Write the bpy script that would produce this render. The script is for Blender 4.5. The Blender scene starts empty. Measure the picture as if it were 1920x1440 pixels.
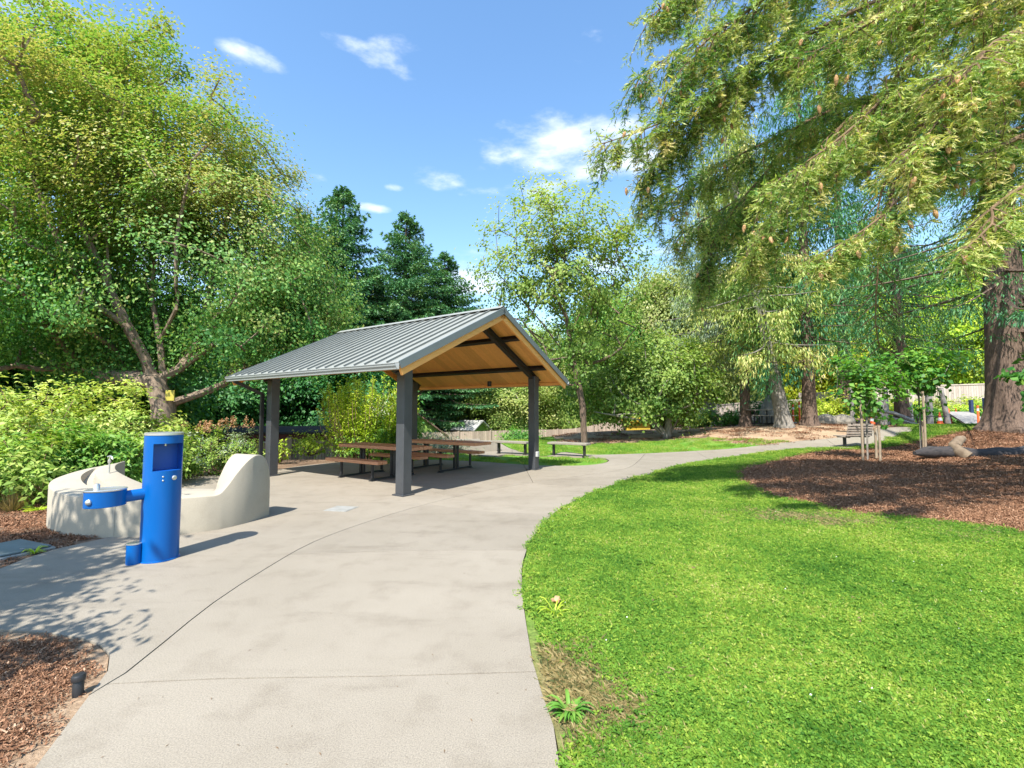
import bpy, bmesh, math, random
import numpy as np
from math import sin, cos, pi, radians, atan, tan, sqrt
from mathutils import Vector, Matrix
from mathutils.geometry import delaunay_2d_cdt
random.seed(7); RN = np.random.default_rng(11)
S = bpy.context.scene; C = S.collection; PI = pi
# ------------------------------------------------------------ camera, sky, sun, exposure
PITCH = atan(50/874.0); FPX = 874.0; EYE = 1.6
cd = bpy.data.cameras.new("camera"); cam = bpy.data.objects.new("camera", cd); C.objects.link(cam); S.camera = cam
cam.location = (0, 0, EYE); cam.rotation_euler = (pi/2+PITCH, 0, 0)
cd.sensor_width = 36; cd.lens = FPX/1920*36; cd.clip_start = 0.05; cd.clip_end = 3000
SUN_EL, SUN_AZ = radians(53), radians(20)       # shadows run away from the camera, a little to the right
W = bpy.data.worlds.new("World"); S.world = W; W.use_nodes = True
nt = W.node_tree; nt.nodes.clear()
def wn(t, **k):
    n = nt.nodes.new(t)
    for a, b in k.items(): setattr(n, a, b)
    return n
out = wn('ShaderNodeOutputWorld'); bg = wn('ShaderNodeBackground'); bg.inputs[1].default_value = 0.14
sky = wn('ShaderNodeTexSky', sky_type='NISHITA', sun_disc=False, sun_elevation=SUN_EL, sun_rotation=pi+SUN_AZ, air_density=1.3, dust_density=0.6, ozone_density=3.0)
hs = wn('ShaderNodeHueSaturation'); hs.inputs['Hue'].default_value = 0.499; hs.inputs['Saturation'].default_value = 1.12; hs.inputs['Value'].default_value = 1.0
nt.links.new(sky.outputs[0], hs.inputs['Color'])
tc = wn('ShaderNodeTexCoord')
def vm(op, a, b=None):
    n = wn('ShaderNodeVectorMath', operation=op)
    for i, x in enumerate((a, b)):
        if x is None: continue
        if isinstance(x, (tuple, list)): n.inputs[i].default_value = x
        else: nt.links.new(x, n.inputs[i])
    return n
def mt(op, a, b=None, c=None, clamp=False):
    n = wn('ShaderNodeMath', operation=op, use_clamp=clamp)
    for i, x in enumerate((a, b, c)):
        if x is None: continue
        if isinstance(x, (int, float)): n.inputs[i].default_value = x
        else: nt.links.new(x, n.inputs[i])
    return n.outputs[0]
def raydir(u, v):
    xc = (u-960)/FPX; yc = -(v-720)/FPX
    d = np.array([xc, cos(PITCH)-yc*sin(PITCH), sin(PITCH)+yc*cos(PITCH)])
    return d
# small fair-weather clouds: soft patches on the sky dome broken up by noise
cloud = None
nz = wn('ShaderNodeTexNoise'); nz.inputs['Scale'].default_value = 7; nz.inputs['Detail'].default_value = 9; nz.inputs['Roughness'].default_value = .58
mp = wn('ShaderNodeMapping'); mp.inputs['Scale'].default_value = (1, 1, 2.6)
nt.links.new(tc.outputs['Generated'], mp.inputs[0]); nt.links.new(mp.outputs[0], nz.inputs['Vector'])
CL = [(480,108,.055,.02,.9),(735,100,.075,.032,.5),(660,82,.05,.015,.5),(1020,275,.14,.05,1.0),(1130,240,.10,.04,.85),(1190,298,.15,.036,1.0),(738,350,.026,.009,.9),
      (815,332,.05,.022,.5),(690,388,.045,.011,.8),(960,356,.10,.022,.7),(860,345,.03,.012,.4),(1060,385,.07,.02,.35),(1190,490,.10,.06,.6),(885,528,.075,.03,.8),(870,485,.09,.02,.35),
      (60,20,.1,.03,.7),(1700,30,.2,.06,.7),(-500,300,.3,.06,.7),(2600,350,.35,.08,.8),(1400,450,.2,.05,.5),(50,560,.2,.05,.7),(200,470,.16,.05,.6),(430,500,.12,.04,.5)]
for i in range(10):                                              # the rest of the dome has the same scattered clouds
    CL.append((None, (-1.2+random.random()*2.4, -.3-random.random(), .35+random.random()*.7), .14, .05, .7))
for cl in CL:
    d = np.array(cl[1] if cl[0] is None else raydir(cl[0], cl[1])); d = d/np.linalg.norm(d)
    rx, rz, am = (cl[2], cl[3], cl[4])
    r = np.cross(d, [0,0,1]); r /= np.linalg.norm(r); up = np.cross(r, d)
    dr = vm('DOT_PRODUCT', tc.outputs['Generated'], tuple(r/rx)).outputs['Value']
    du = vm('DOT_PRODUCT', tc.outputs['Generated'], tuple(up/rz)).outputs['Value']
    df = vm('DOT_PRODUCT', tc.outputs['Generated'], tuple(d)).outputs['Value']
    q = mt('ADD', mt('MULTIPLY', dr, dr), mt('MULTIPLY', du, du))
    q = mt('SUBTRACT', 1.0, mt('MULTIPLY', q, .75))
    q = mt('MULTIPLY', mt('MAXIMUM', q, -1.0), am)
    q = mt('MULTIPLY', q, mt('GREATER_THAN', df, 0))
    q = mt('ADD', q, mt('MULTIPLY', mt('LESS_THAN', df, 0), -1.0))
    cloud = q if cloud is None else mt('MAXIMUM', cloud, q)
dens = mt('ADD', cloud, mt('MULTIPLY', mt('SUBTRACT', nz.outputs[0], .52), 3.4))
ss = wn('ShaderNodeMapRange', interpolation_type='SMOOTHSTEP'); nt.links.new(dens, ss.inputs[0]); ss.inputs[1].default_value = 0.15; ss.inputs[2].default_value = 1.25; ss.inputs[4].default_value = .9
mx = wn('ShaderNodeMix', data_type='RGBA'); nt.links.new(ss.outputs[0], mx.inputs[0]); nt.links.new(hs.outputs[0], mx.inputs[6]); mx.inputs[7].default_value = (4.3, 4.6, 5.0, 1)
nt.links.new(mx.outputs[2], bg.inputs[0]); nt.links.new(bg.outputs[0], out.inputs[0])
sl = bpy.data.lights.new("sun", 'SUN'); sl.energy = 4.6; sl.angle = radians(.5); sl.color = (1, .955, .88)
so = bpy.data.objects.new("sun", sl); C.objects.link(so)
sd = Vector((sin(SUN_AZ)*cos(SUN_EL), cos(SUN_AZ)*cos(SUN_EL), -sin(SUN_EL)))
so.rotation_euler = sd.to_track_quat('-Z', 'Y').to_euler(); so.location = (0, -5, 30)
S.view_settings.view_transform = 'Standard'; S.view_settings.look = 'None'; S.view_settings.exposure = 1.12; S.view_settings.gamma = 1
S.view_settings.use_curve_mapping = False
S.cycles.max_bounces = 8; S.cycles.diffuse_bounces = 4; S.cycles.transmission_bounces = 4; S.cycles.transparent_max_bounces = 4
S.cycles.use_denoising = True

# ------------------------------------------------------------ terrain heights
def ray_at(u, v, Y):
    d = raydir(u, v); return np.array([0, 0, EYE])+d*Y/d[1]
CP = []
for x in range(-9, 10, 3):
    for y in range(-12, 14, 3): CP.append((x, y, 0))
CP += [(-4,15.5,0),(-1,16,0),(2,16,0),(5,16,0),(8,17,.05),(0,20,0),(3,20,0),(-2,24,-.05),(2,25,0)]
for u, v, Y in [(1605,838,18),(1722,835,17.2),(1890,802,17.5),(1800,857,13.5),(1900,905,10),(1518,796,23),(1467,799,22),(1397,797,25),(1650,792,30),(1850,787,30),(1700,801,25),
                (1600,786,38),(1750,782,38),(1900,776,38),(1500,786,38),(1400,790,38),(1480,829,19),(1400,838,18.5),(1300,800,30),(1250,802,31),(1100,809,31),(1250,820,25),(1150,832,22.5),
                (2200,830,14),(2200,800,20),(2100,780,30)]:
    p_ = ray_at(u, v, Y); CP.append(tuple(p_))
CP += [(-10,12,-.15),(-13,9,0),(-15,14,-.5),(-8,17.5,-.6),(-9,21,-1.6),(-14,20,-1.5),(-20,20,-1.8),(-5,22,-1.0),(-6,27,-1.7),(-12,30,-2.3),(-25,30,-2.5),(-2,33,-1.3),(-8,38,-1.9),(-4,38,-1.8),(1,38,-1.65),(5,37,-1.45),(0,44,-2.2),
       (-20,45,-3),(10,50,-.6),(25,50,1.2),(45,45,2.0),(45,20,2.0),(-30,60,-3),(0,60,-2),(40,70,1.5),(-40,10,-.5),(-40,40,-3),(12,4,.15),(16,8,.4),(18,0,.3),(30,0,1),(-16,0,0),(-20,-12,0),(0,-20,0),(20,-15,.3)]
CP = np.array(CP)
def _tps(r2): return np.where(r2 > 1e-12, .5*r2*np.log(np.maximum(r2, 1e-12)), 0)
_n = len(CP); _K = _tps(((CP[:,None,:2]-CP[None,:,:2])**2).sum(-1))+np.eye(_n)*.6
_P = np.c_[np.ones(_n), CP[:,:2]]; _A = np.block([[_K, _P],[_P.T, np.zeros((3,3))]])
_w = np.linalg.solve(_A, np.r_[CP[:,2], 0, 0, 0])
GX = np.arange(-60, 60.01, .5); GY = np.arange(-24, 80.01, .5)
_gx, _gy = np.meshgrid(GX, GY, indexing='ij'); _q = np.stack([_gx.ravel(), _gy.ravel()], 1)
_h = np.zeros(len(_q))
for i in range(0, len(_q), 8000):
    s_ = _q[i:i+8000]; _h[i:i+8000] = _tps(((s_[:,None]-CP[None,:,:2])**2).sum(-1))@_w[:_n]+np.c_[np.ones(len(s_)), s_]@_w[_n:]
_h = _h.reshape(_gx.shape)
# dead flat under the plaza
def _ss(t): t = np.clip(t, 0, 1); return t*t*(3-2*t)
_m = _ss((np.maximum(np.maximum(_gx-5.5, -7.4-_gx), np.maximum(_gy-15.5, -99)))/4.0)
_h *= _m
_h = np.clip(_h, -4, 3)
def H(x, y):
    x = np.asarray(x, float); y = np.asarray(y, float)
    fx = np.clip((x+60)/.5, 0, len(GX)-1.001); fy = np.clip((y+24)/.5, 0, len(GY)-1.001)
    i = fx.astype(int); j = fy.astype(int); a = fx-i; b = fy-j
    return (_h[i,j]*(1-a)+_h[i+1,j]*a)*(1-b)+(_h[i,j+1]*(1-a)+_h[i+1,j+1]*a)*b
def G(u, v):
    """first point of the terrain met by the line of sight of photo pixel (u, v)"""
    d = raydir(u, v); t = 1.0; last = t
    while t < 90:
        p = d*t
        if EYE+p[2] < float(H(p[0], p[1])): break
        last = t; t *= 1.01
    lo, hi = last, t
    for _ in range(20):
        m = (lo+hi)/2; p = d*m
        if EYE+p[2] < float(H(p[0], p[1])): hi = m
        else: lo = m
    p = d*hi; return (float(p[0]), float(p[1]))
def at(u, v, Y):
    p = ray_at(u, v, Y); return (float(p[0]), float(p[1]), float(p[2]))
def onground(u, Y):
    """ground point at depth Y below photo column u (near the horizon)"""
    x = (u-960)/FPX*Y; return (x, Y, float(H(x, Y)))

# ------------------------------------------------------------ materials
MATS = {}
def newmat(name):
    m = bpy.data.materials.new(name); m.use_nodes = True; t = m.node_tree; t.nodes.clear()
    o = t.nodes.new('ShaderNodeOutputMaterial'); return m, t, o
def N(t, ty, **k):
    n = t.nodes.new(ty)
    for a, b in k.items(): setattr(n, a, b)
    return n
def L(t, a, b): t.links.new(a, b)
def noise(t, vec, scale, detail=4, rough=.55):
    n = N(t, 'ShaderNodeTexNoise'); n.inputs['Scale'].default_value = scale; n.inputs['Detail'].default_value = detail; n.inputs['Roughness'].default_value = rough
    L(t, vec, n.inputs['Vector']); return n.outputs['Fac']
def ramp(t, fac, stops):
    r = N(t, 'ShaderNodeValToRGB'); e = r.color_ramp.elements
    while len(e) < len(stops): e.new(.5)
    for el, (p, c) in zip(e, stops): el.position = p; el.color = (*c, 1) if len(c) == 3 else c
    L(t, fac, r.inputs[0]); return r.outputs[0]
def mix(t, f, a, b, mode='MIX'):
    m = N(t, 'ShaderNodeMix', data_type='RGBA', blend_type=mode)
    for i, x in ((0, f), (6, a), (7, b)):
        if isinstance(x, (int, float)): m.inputs[i].default_value = x
        elif isinstance(x, tuple): m.inputs[i].default_value = (*x, 1) if len(x) == 3 else x
        else: L(t, x, m.inputs[i])
    return m.outputs[2]
def principled(t, o, col, rough=.6, metal=0, spec=.5, bump=None, bstr=.3, bdist=.01, coat=0):
    b = N(t, 'ShaderNodeBsdfPrincipled')
    if isinstance(col, tuple): b.inputs['Base Color'].default_value = (*col, 1)
    else: L(t, col, b.inputs['Base Color'])
    if isinstance(rough, (int, float)): b.inputs['Roughness'].default_value = rough
    else: L(t, rough, b.inputs['Roughness'])
    b.inputs['Metallic'].default_value = metal; b.inputs['Specular IOR Level'].default_value = spec; b.inputs['Coat Weight'].default_value = coat; b.inputs['Coat Roughness'].default_value = .06
    if bump is not None:
        bp = N(t, 'ShaderNodeBump'); bp.inputs['Strength'].default_value = bstr; bp.inputs['Distance'].default_value = bdist
        L(t, bump, bp.inputs['Height']); L(t, bp.outputs[0], b.inputs['Normal'])
    L(t, b.outputs[0], o.inputs[0]); return b
def simple(name, c1, c2=None, scale=8, rough=.6, metal=0, spec=.5, bs=.15, bscale=60, stretch=(1,1,1), coat=0, perobj=.0):
    m, t, o = newmat(name); tcn = N(t, 'ShaderNodeTexCoord'); mpn = N(t, 'ShaderNodeMapping'); mpn.inputs['Scale'].default_value = stretch
    L(t, tcn.outputs['Object'], mpn.inputs[0]); v = mpn.outputs[0]
    oi = N(t, 'ShaderNodeObjectInfo')
    if perobj:
        ad = N(t, 'ShaderNodeVectorMath', operation='MULTIPLY_ADD'); ad.inputs[1].default_value = (1,1,1)
        cb = N(t, 'ShaderNodeCombineXYZ'); mu = N(t, 'ShaderNodeMath', operation='MULTIPLY'); mu.inputs[1].default_value = 37; L(t, oi.outputs['Random'], mu.inputs[0])
        for i in range(3): L(t, mu.outputs[0], cb.inputs[i])
        L(t, v, ad.inputs[0]); L(t, cb.outputs[0], ad.inputs[2]); v = ad.outputs[0]
    c2 = c2 or tuple(x*.75 for x in c1)
    col = mix(t, ramp(t, noise(t, v, scale, 6), [(.3,(0,0,0)),(.7,(1,1,1))]), c1, c2)
    if perobj:
        h = N(t, 'ShaderNodeHueSaturation'); mr = N(t, 'ShaderNodeMapRange'); mr.inputs[3].default_value = 1-perobj; mr.inputs[4].default_value = 1+perobj
        L(t, oi.outputs['Random'], mr.inputs[0]); L(t, mr.outputs[0], h.inputs['Value']); L(t, col, h.inputs['Color']); col = h.outputs[0]
    principled(t, o, col, rough, metal, spec, noise(t, v, bscale, 5), bs, .01, coat)
    return m
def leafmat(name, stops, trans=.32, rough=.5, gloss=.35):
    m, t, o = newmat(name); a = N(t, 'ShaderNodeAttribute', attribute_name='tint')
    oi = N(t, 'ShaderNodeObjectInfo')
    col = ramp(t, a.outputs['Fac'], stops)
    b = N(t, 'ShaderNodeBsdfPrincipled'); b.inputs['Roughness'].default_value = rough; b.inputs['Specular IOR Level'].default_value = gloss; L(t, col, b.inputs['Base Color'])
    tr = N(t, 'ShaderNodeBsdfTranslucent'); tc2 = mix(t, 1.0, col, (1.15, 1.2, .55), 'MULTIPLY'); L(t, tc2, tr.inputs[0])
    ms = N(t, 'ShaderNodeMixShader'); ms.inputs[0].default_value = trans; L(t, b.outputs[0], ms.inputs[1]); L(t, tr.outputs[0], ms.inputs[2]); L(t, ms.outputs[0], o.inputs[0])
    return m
def cmul(c, k): return tuple(x*k for x in c)
M = {}
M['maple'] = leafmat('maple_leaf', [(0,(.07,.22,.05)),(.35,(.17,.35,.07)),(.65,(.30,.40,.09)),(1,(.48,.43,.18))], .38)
M['alder'] = leafmat('alder_leaf', [(0,(.12,.23,.045)),(.5,(.30,.41,.09)),(1,(.50,.50,.18))], .45)
M['lime'] = leafmat('lime_leaf', [(0,(.15,.30,.02)),(.5,(.42,.58,.04)),(1,(.70,.74,.12))], .42)
M['shrub'] = leafmat('shrub_leaf', [(0,(.06,.17,.025)),(.5,(.27,.42,.06)),(1,(.55,.60,.17))], .36)
M['green'] = leafmat('green_leaf', [(0,(.035,.14,.025)),(.5,(.11,.29,.04)),(1,(.27,.43,.07))], .38)
M['deep'] = leafmat('deep_green_leaf', [(0,(.025,.11,.035)),(.5,(.06,.22,.06)),(1,(.16,.34,.08))], .36)
M['olive'] = leafmat('olive_leaf', [(0,(.14,.21,.055)),(.5,(.32,.38,.11)),(1,(.52,.50,.23))], .42)
M['silver'] = leafmat('silver_leaf', [(0,(.10,.18,.10)),(.5,(.25,.34,.2)),(1,(.5,.56,.42))])
M['gold'] = leafmat('golden_leaf', [(0,(.18,.28,.02)),(.5,(.48,.52,.03)),(1,(.75,.62,.06))], .45)
M['fir'] = leafmat('fir_needle', [(0,(.03,.11,.05)),(.5,(.08,.23,.08)),(1,(.22,.34,.10))], .15)
M['firnear'] = leafmat('near_fir_needle', [(0,(.045,.15,.045)),(.35,(.19,.32,.07)),(.65,(.42,.48,.13)),(1,(.72,.60,.28))], .35)
M['spruce'] = leafmat('spruce_needle', [(0,(.03,.13,.07)),(.5,(.08,.25,.10)),(.8,(.2,.33,.08)),(1,(.40,.42,.13))], .28)
M['orange_flower'] = leafmat('orange_flower', [(0,(.42,.20,.10)),(1,(.62,.38,.22))])
M['white_flower'] = leafmat('white_flower', [(0,(.6,.62,.5)),(1,(.8,.8,.75))])
M['bark'] = simple('brown_bark', (.20,.14,.105), (.07,.05,.04), 9, .95, spec=.1, bs=1, bscale=24, stretch=(3,3,.6))
M['greybark'] = simple('grey_bark', (.30,.27,.23), (.13,.115,.1), 9, .95, spec=.1, bs=.9, bscale=20, stretch=(2,2,.7))
M['tanbark'] = simple('tan_bark', (.30,.23,.17), (.13,.095,.07), 8, .95, spec=.1, bs=.9, bscale=20, stretch=(2,2,.7))
M['twig'] = simple('twig_bark', (.22,.15,.09), (.12,.08,.05), 9, .9, spec=.1)
M['steel'] = simple('charcoal_steel', (.055,.058,.062), (.04,.042,.046), 3, .42, spec=.5, bs=.03, perobj=.05)
M['blacksteel'] = simple('black_steel', (.022,.022,.024), (.016,.016,.018), 4, .45, bs=.03)
M['rafter'] = simple('bounce_tinted_steel', (.035,.026,.022), (.025,.02,.017), 3, .5, bs=.03)  # dark steel; warm bounce off the wood ceiling is put into the colour
M['roofmetal'] = simple('grey_roof_metal', (.245,.255,.235), (.22,.23,.21), 2, .6, spec=.3, metal=.0, bs=.03, perobj=.03)
M['trim'] = simple('grey_trim_metal', (.27,.285,.275), (.25,.265,.255), 2, .5, metal=.0, bs=.02)
M['rakemetal'] = simple('slate_trim_metal', (.15,.175,.18), (.13,.15,.155), 2, .5, metal=0, bs=.02)
M['soffit'] = simple('fir_soffit_wood', (.92,.45,.13), (.80,.37,.10), 5, .55, bs=.15, stretch=(6,.7,6), perobj=.10)
M['tablewood'] = simple('redwood_stained_wood', (.56,.27,.14), (.42,.185,.09), 6, .55, bs=.25, stretch=(1.2,14,14), perobj=.12)
M['fencewood'] = simple('weathered_cedar', (.36,.29,.23), (.22,.17,.13), 5, .85, bs=.4, stretch=(8,8,1), perobj=.2)
M['darkfence'] = simple('brown_cedar', (.40,.29,.19), (.27,.19,.12), 5, .85, bs=.4, stretch=(8,8,1), perobj=.2)
M['palefence'] = simple('pale_cedar', (.50,.43,.36), (.36,.3,.25), 5, .85, bs=.4, stretch=(8,8,1), perobj=.14)
M['stake'] = simple('lodgepole_stake', (.33,.255,.175), (.22,.165,.11), 9, .85, bs=.3)
M['greypole'] = simple('weathered_log_pole', (.36,.33,.30), (.22,.2,.18), 5, .85, bs=.5, stretch=(4,4,1))
M['benchwood'] = simple('weathered_bench_wood', (.30,.25,.2), (.2,.16,.13), 6, .8, bs=.3, perobj=.15)
M['slatpale'] = simple('pale_stone_seat', (.27,.24,.19), (.21,.185,.15), 5, .8, bs=.2)
M['blue'] = simple('blue_powder_coat', (.001,.10,.36), (.001,.092,.34), 2, .38, spec=.25, bs=.01, coat=.12)
M['bluedark'] = simple('blue_recess_paint', (.003,.09,.42), (.003,.08,.38), 2, .35, bs=.01)
M['stainless'] = simple('stainless_steel', (.72,.72,.7), (.62,.62,.6), 6, .33, metal=.8, bs=.02)
M['lidgrey'] = simple('weathered_green_grey_plastic', (.15,.19,.19), (.11,.14,.14), 6, .7, bs=.3)
M['rimgrey'] = simple('grey_box_rim', (.30,.30,.28), (.22,.22,.2), 6, .8)
M['orange'] = simple('safety_orange', (.85,.13,.02), (.75,.1,.02), 4, .5, bs=.02)
M['white'] = simple('white_plastic', (.75,.75,.73), (.66,.66,.64), 4, .5, bs=.02)
M['navy'] = simple('navy_paint', (.03,.05,.12), (.02,.04,.1), 4, .5)
M['greensiding'] = simple('green_siding', (.20,.33,.06), (.17,.28,.05), 4, .7, stretch=(1,1,10))
M['darkgreen'] = simple('teal_green_siding', (.07,.17,.09), (.06,.14,.08), 4, .7)
M['redsiding'] = simple('dark_red_siding', (.13,.025,.018), (.09,.018,.014), 4, .7)
M['shingle'] = simple('dark_roof_shingle', (.07,.062,.055), (.04,.036,.033), 14, .95, spec=.05, bs=.5)
M['brownroof'] = simple('brown_roof', (.16,.11,.08), (.1,.07,.05), 14, .9, spec=.1, bs=.4)
M['paleroof'] = simple('pale_metal_roof', (.45,.45,.43), (.38,.38,.36), 3, .5)
M['glass'] = simple('dark_window_glass', (.03,.04,.045), (.025,.03,.035), 3, .08)
M['yellow'] = simple('ochre_yellow_siding', (.5,.36,.03), (.4,.28,.03), 4, .7)
M['cone'] = simple('fir_cone_scale', (.50,.29,.13), (.36,.19,.08), 60, .8, bs=.6)
M['stonegrey'] = simple('grey_canvas', (.30,.29,.27), (.22,.21,.2), 5, .85, bs=.3)
M['log'] = simple('charred_log_bark', (.055,.047,.045), (.02,.019,.021), 7, .95, bs=1, bscale=16, stretch=(1,3,3))
M['logpale'] = simple('pale_log_wood', (.22,.165,.11), (.12,.085,.055), 7, .9, bs=.6)

def concrete(name, c1, c2, stain, drum=False):
    m, t, o = newmat(name); g = N(t, 'ShaderNodeNewGeometry'); v = g.outputs['Position']
    big = ramp(t, noise(t, v, .55, 5, .6), [(.32,(0,0,0)),(.68,(1,1,1))]); col = mix(t, big, c1, c2)
    mid = ramp(t, noise(t, v, 3.1, 6, .65), [(.5,(0,0,0)),(.78,(1,1,1))])
    mm = N(t, 'ShaderNodeMath', operation='MULTIPLY'); mm.inputs[1].default_value = .45; L(t, mid, mm.inputs[0]); col = mix(t, mm.outputs[0], col, stain)
    if not drum:
        mp2 = N(t, 'ShaderNodeMapping'); mp2.inputs['Rotation'].default_value = (0, 0, .5); mp2.inputs['Scale'].default_value = (.35, 1.6, 1); L(t, v, mp2.inputs[0])
        st = ramp(t, noise(t, mp2.outputs[0], 1.3, 7, .7), [(.54,(0,0,0)),(.74,(1,1,1))]); mq = N(t, 'ShaderNodeMath', operation='MULTIPLY'); mq.inputs[1].default_value = .5; L(t, st, mq.inputs[0])
        col = mix(t, mq.outputs[0], col, cmul(stain, .9))
        oi = N(t, 'ShaderNodeObjectInfo'); mr = N(t, 'ShaderNodeMapRange'); mr.inputs[3].default_value = .92; mr.inputs[4].default_value = 1.05; L(t, oi.outputs['Random'], mr.inputs[0])
        hh = N(t, 'ShaderNodeHueSaturation'); L(t, mr.outputs[0], hh.inputs['Value']); L(t, col, hh.inputs['Color']); col = hh.outputs[0]
    fine = noise(t, v, 130, 3, .7)
    col = mix(t, .2 if drum else .55, col, ramp(t, fine, [(.3,(.16,.15,.135)),(.62,(.62,.6,.55))]), 'OVERLAY')
    sp = N(t, 'ShaderNodeTexVoronoi'); sp.inputs['Scale'].default_value = 9; L(t, v, sp.inputs['Vector'])
    col = mix(t, ramp(t, sp.outputs['Distance'], [(.0,(1,1,1)),(.045,(0,0,0))]), col, (.12,.1,.08))
    # brush-finish relief and hairline relief
    bh = N(t, 'ShaderNodeMath', operation='ADD'); L(t, fine, bh.inputs[0]); L(t, mid, bh.inputs[1])
    principled(t, o, col, .85, 0, .25, bh.outputs[0], .12 if drum else .25, .004); return m
M['concrete'] = concrete('broom_finished_concrete', (.292,.262,.218), (.245,.218,.178), (.155,.13,.10))
M['wallconcrete'] = concrete('smooth_cast_concrete', (.39,.348,.275), (.355,.318,.255), (.28,.245,.19), True)
def groundmat(name, cols, scale=30, bs=.8, big=1.2):
    m, t, o = newmat(name); g = N(t, 'ShaderNodeNewGeometry'); v = g.outputs['Position']
    f = noise(t, v, scale, 8, .75); b = noise(t, v, big, 4, .6)
    ad = N(t, 'ShaderNodeMath', operation='MULTIPLY_ADD'); L(t, b, ad.inputs[0]); ad.inputs[1].default_value = .6; L(t, f, ad.inputs[2]); sb = N(t, 'ShaderNodeMath', operation='SUBTRACT'); L(t, ad.outputs[0], sb.inputs[0]); sb.inputs[1].default_value = .3
    principled(t, o, ramp(t, sb.outputs[0], cols), .95, 0, .1, f, bs, .03); return m
M['mulch'] = groundmat('bark_mulch', [(.25,(.075,.038,.023)),(.45,(.23,.115,.068)),(.6,(.35,.19,.11)),(.8,(.42,.26,.16))], 42)
M['chips'] = groundmat('wood_chip_ground', [(.25,(.14,.09,.055)),(.5,(.36,.25,.16)),(.8,(.55,.41,.28))], 30)
M['soil'] = groundmat('dry_soil_and_leaf_litter', [(.25,(.06,.045,.03)),(.5,(.18,.12,.08)),(.8,(.35,.25,.17))], 25)
def lawnmat(name='lawn_turf'):
    m, t, o = newmat(name); g = N(t, 'ShaderNodeNewGeometry'); v = g.outputs['Position']
    f = noise(t, v, 22, 8, .75); b = noise(t, v, .8, 4, .6)
    c1 = ramp(t, f, [(.3,(.035,.11,.014)),(.5,(.10,.24,.025)),(.7,(.22,.38,.05))]); c2 = ramp(t, f, [(.3,(.07,.10,.02)),(.5,(.18,.26,.04)),(.75,(.38,.36,.12))])
    col = mix(t, ramp(t, b, [(.45,(0,0,0)),(.7,(1,1,1))]), c1, c2)
    d = N(t, 'ShaderNodeAttribute', attribute_name='dry')
    col = mix(t, d.outputs['Fac'], col, ramp(t, f, [(.3,(.14,.09,.05)),(.55,(.32,.22,.13)),(.8,(.5,.4,.22))]))
    principled(t, o, col, .9, 0, .15, f, .8, .03); return m
M['lawn'] = lawnmat()
M['blade'] = leafmat('clover_and_grass', [(0,(.045,.14,.018)),(.4,(.15,.29,.035)),(.7,(.31,.41,.055)),(1,(.52,.46,.19))], .3, .6, .15)
_t = M['blade'].node_tree; _r = [n for n in _t.nodes if n.type == 'VALTORGB'][0]; _a = [n for n in _t.nodes if n.type == 'ATTRIBUTE'][0]
_g = N(_t, 'ShaderNodeNewGeometry'); _n1 = noise(_t, _g.outputs['Position'], .75, 5, .65); _n2 = noise(_t, _g.outputs['Position'], 4.5, 3, .6)
_m1 = N(_t, 'ShaderNodeMath', operation='MULTIPLY_ADD'); _m1.inputs[1].default_value = 1.35; L(_t, _n1, _m1.inputs[0]); L(_t, _a.outputs['Fac'], _m1.inputs[2])
_m2 = N(_t, 'ShaderNodeMath', operation='MULTIPLY_ADD'); _m2.inputs[1].default_value = .5; L(_t, _n2, _m2.inputs[0]); L(_t, _m1.outputs[0], _m2.inputs[2])
_m3 = N(_t, 'ShaderNodeMath', operation='SUBTRACT'); _m3.inputs[1].default_value = .96; L(_t, _m2.outputs[0], _m3.inputs[0]); L(_t, _m3.outputs[0], _r.inputs[0])
M['chip'] = leafmat('mulch_chip', [(0,(.055,.028,.016)),(.4,(.21,.105,.058)),(.75,(.37,.21,.125)),(1,(.52,.35,.23))], 0.0, .9, .1)

# ------------------------------------------------------------ object helpers
def tag(o, label=None, cat=None, group=None, kind=None):
    if label: o['label'] = label
    if cat: o['category'] = cat
    if group: o['group'] = group
    if kind: o['kind'] = kind
    return o
def empty(name, loc=(0,0,0), rz=0.0, label=None, cat=None, group=None):
    o = bpy.data.objects.new(name, None); C.objects.link(o); o.location = loc; o.rotation_euler = (0,0,rz); o.empty_display_size = .2
    return tag(o, label, cat, group)
def link(name, me, m=None, parent=None, loc=None, rot=None):
    o = bpy.data.objects.new(name, me); C.objects.link(o)
    if m is not None and not me.materials: me.materials.append(m)
    if parent: o.parent = parent
    if loc is not None: o.location = loc
    if rot is not None: o.rotation_euler = rot
    return o
def mesh(verts, faces, m=None, name='shape', smooth=False):
    me = bpy.data.meshes.new(name); me.from_pydata([tuple(map(float, v)) for v in verts], [], [tuple(f) for f in faces])
    if m is not None: me.materials.append(m)
    if smooth: me.polygons.foreach_set('use_smooth', [True]*len(me.polygons))
    me.update(); return me
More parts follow.
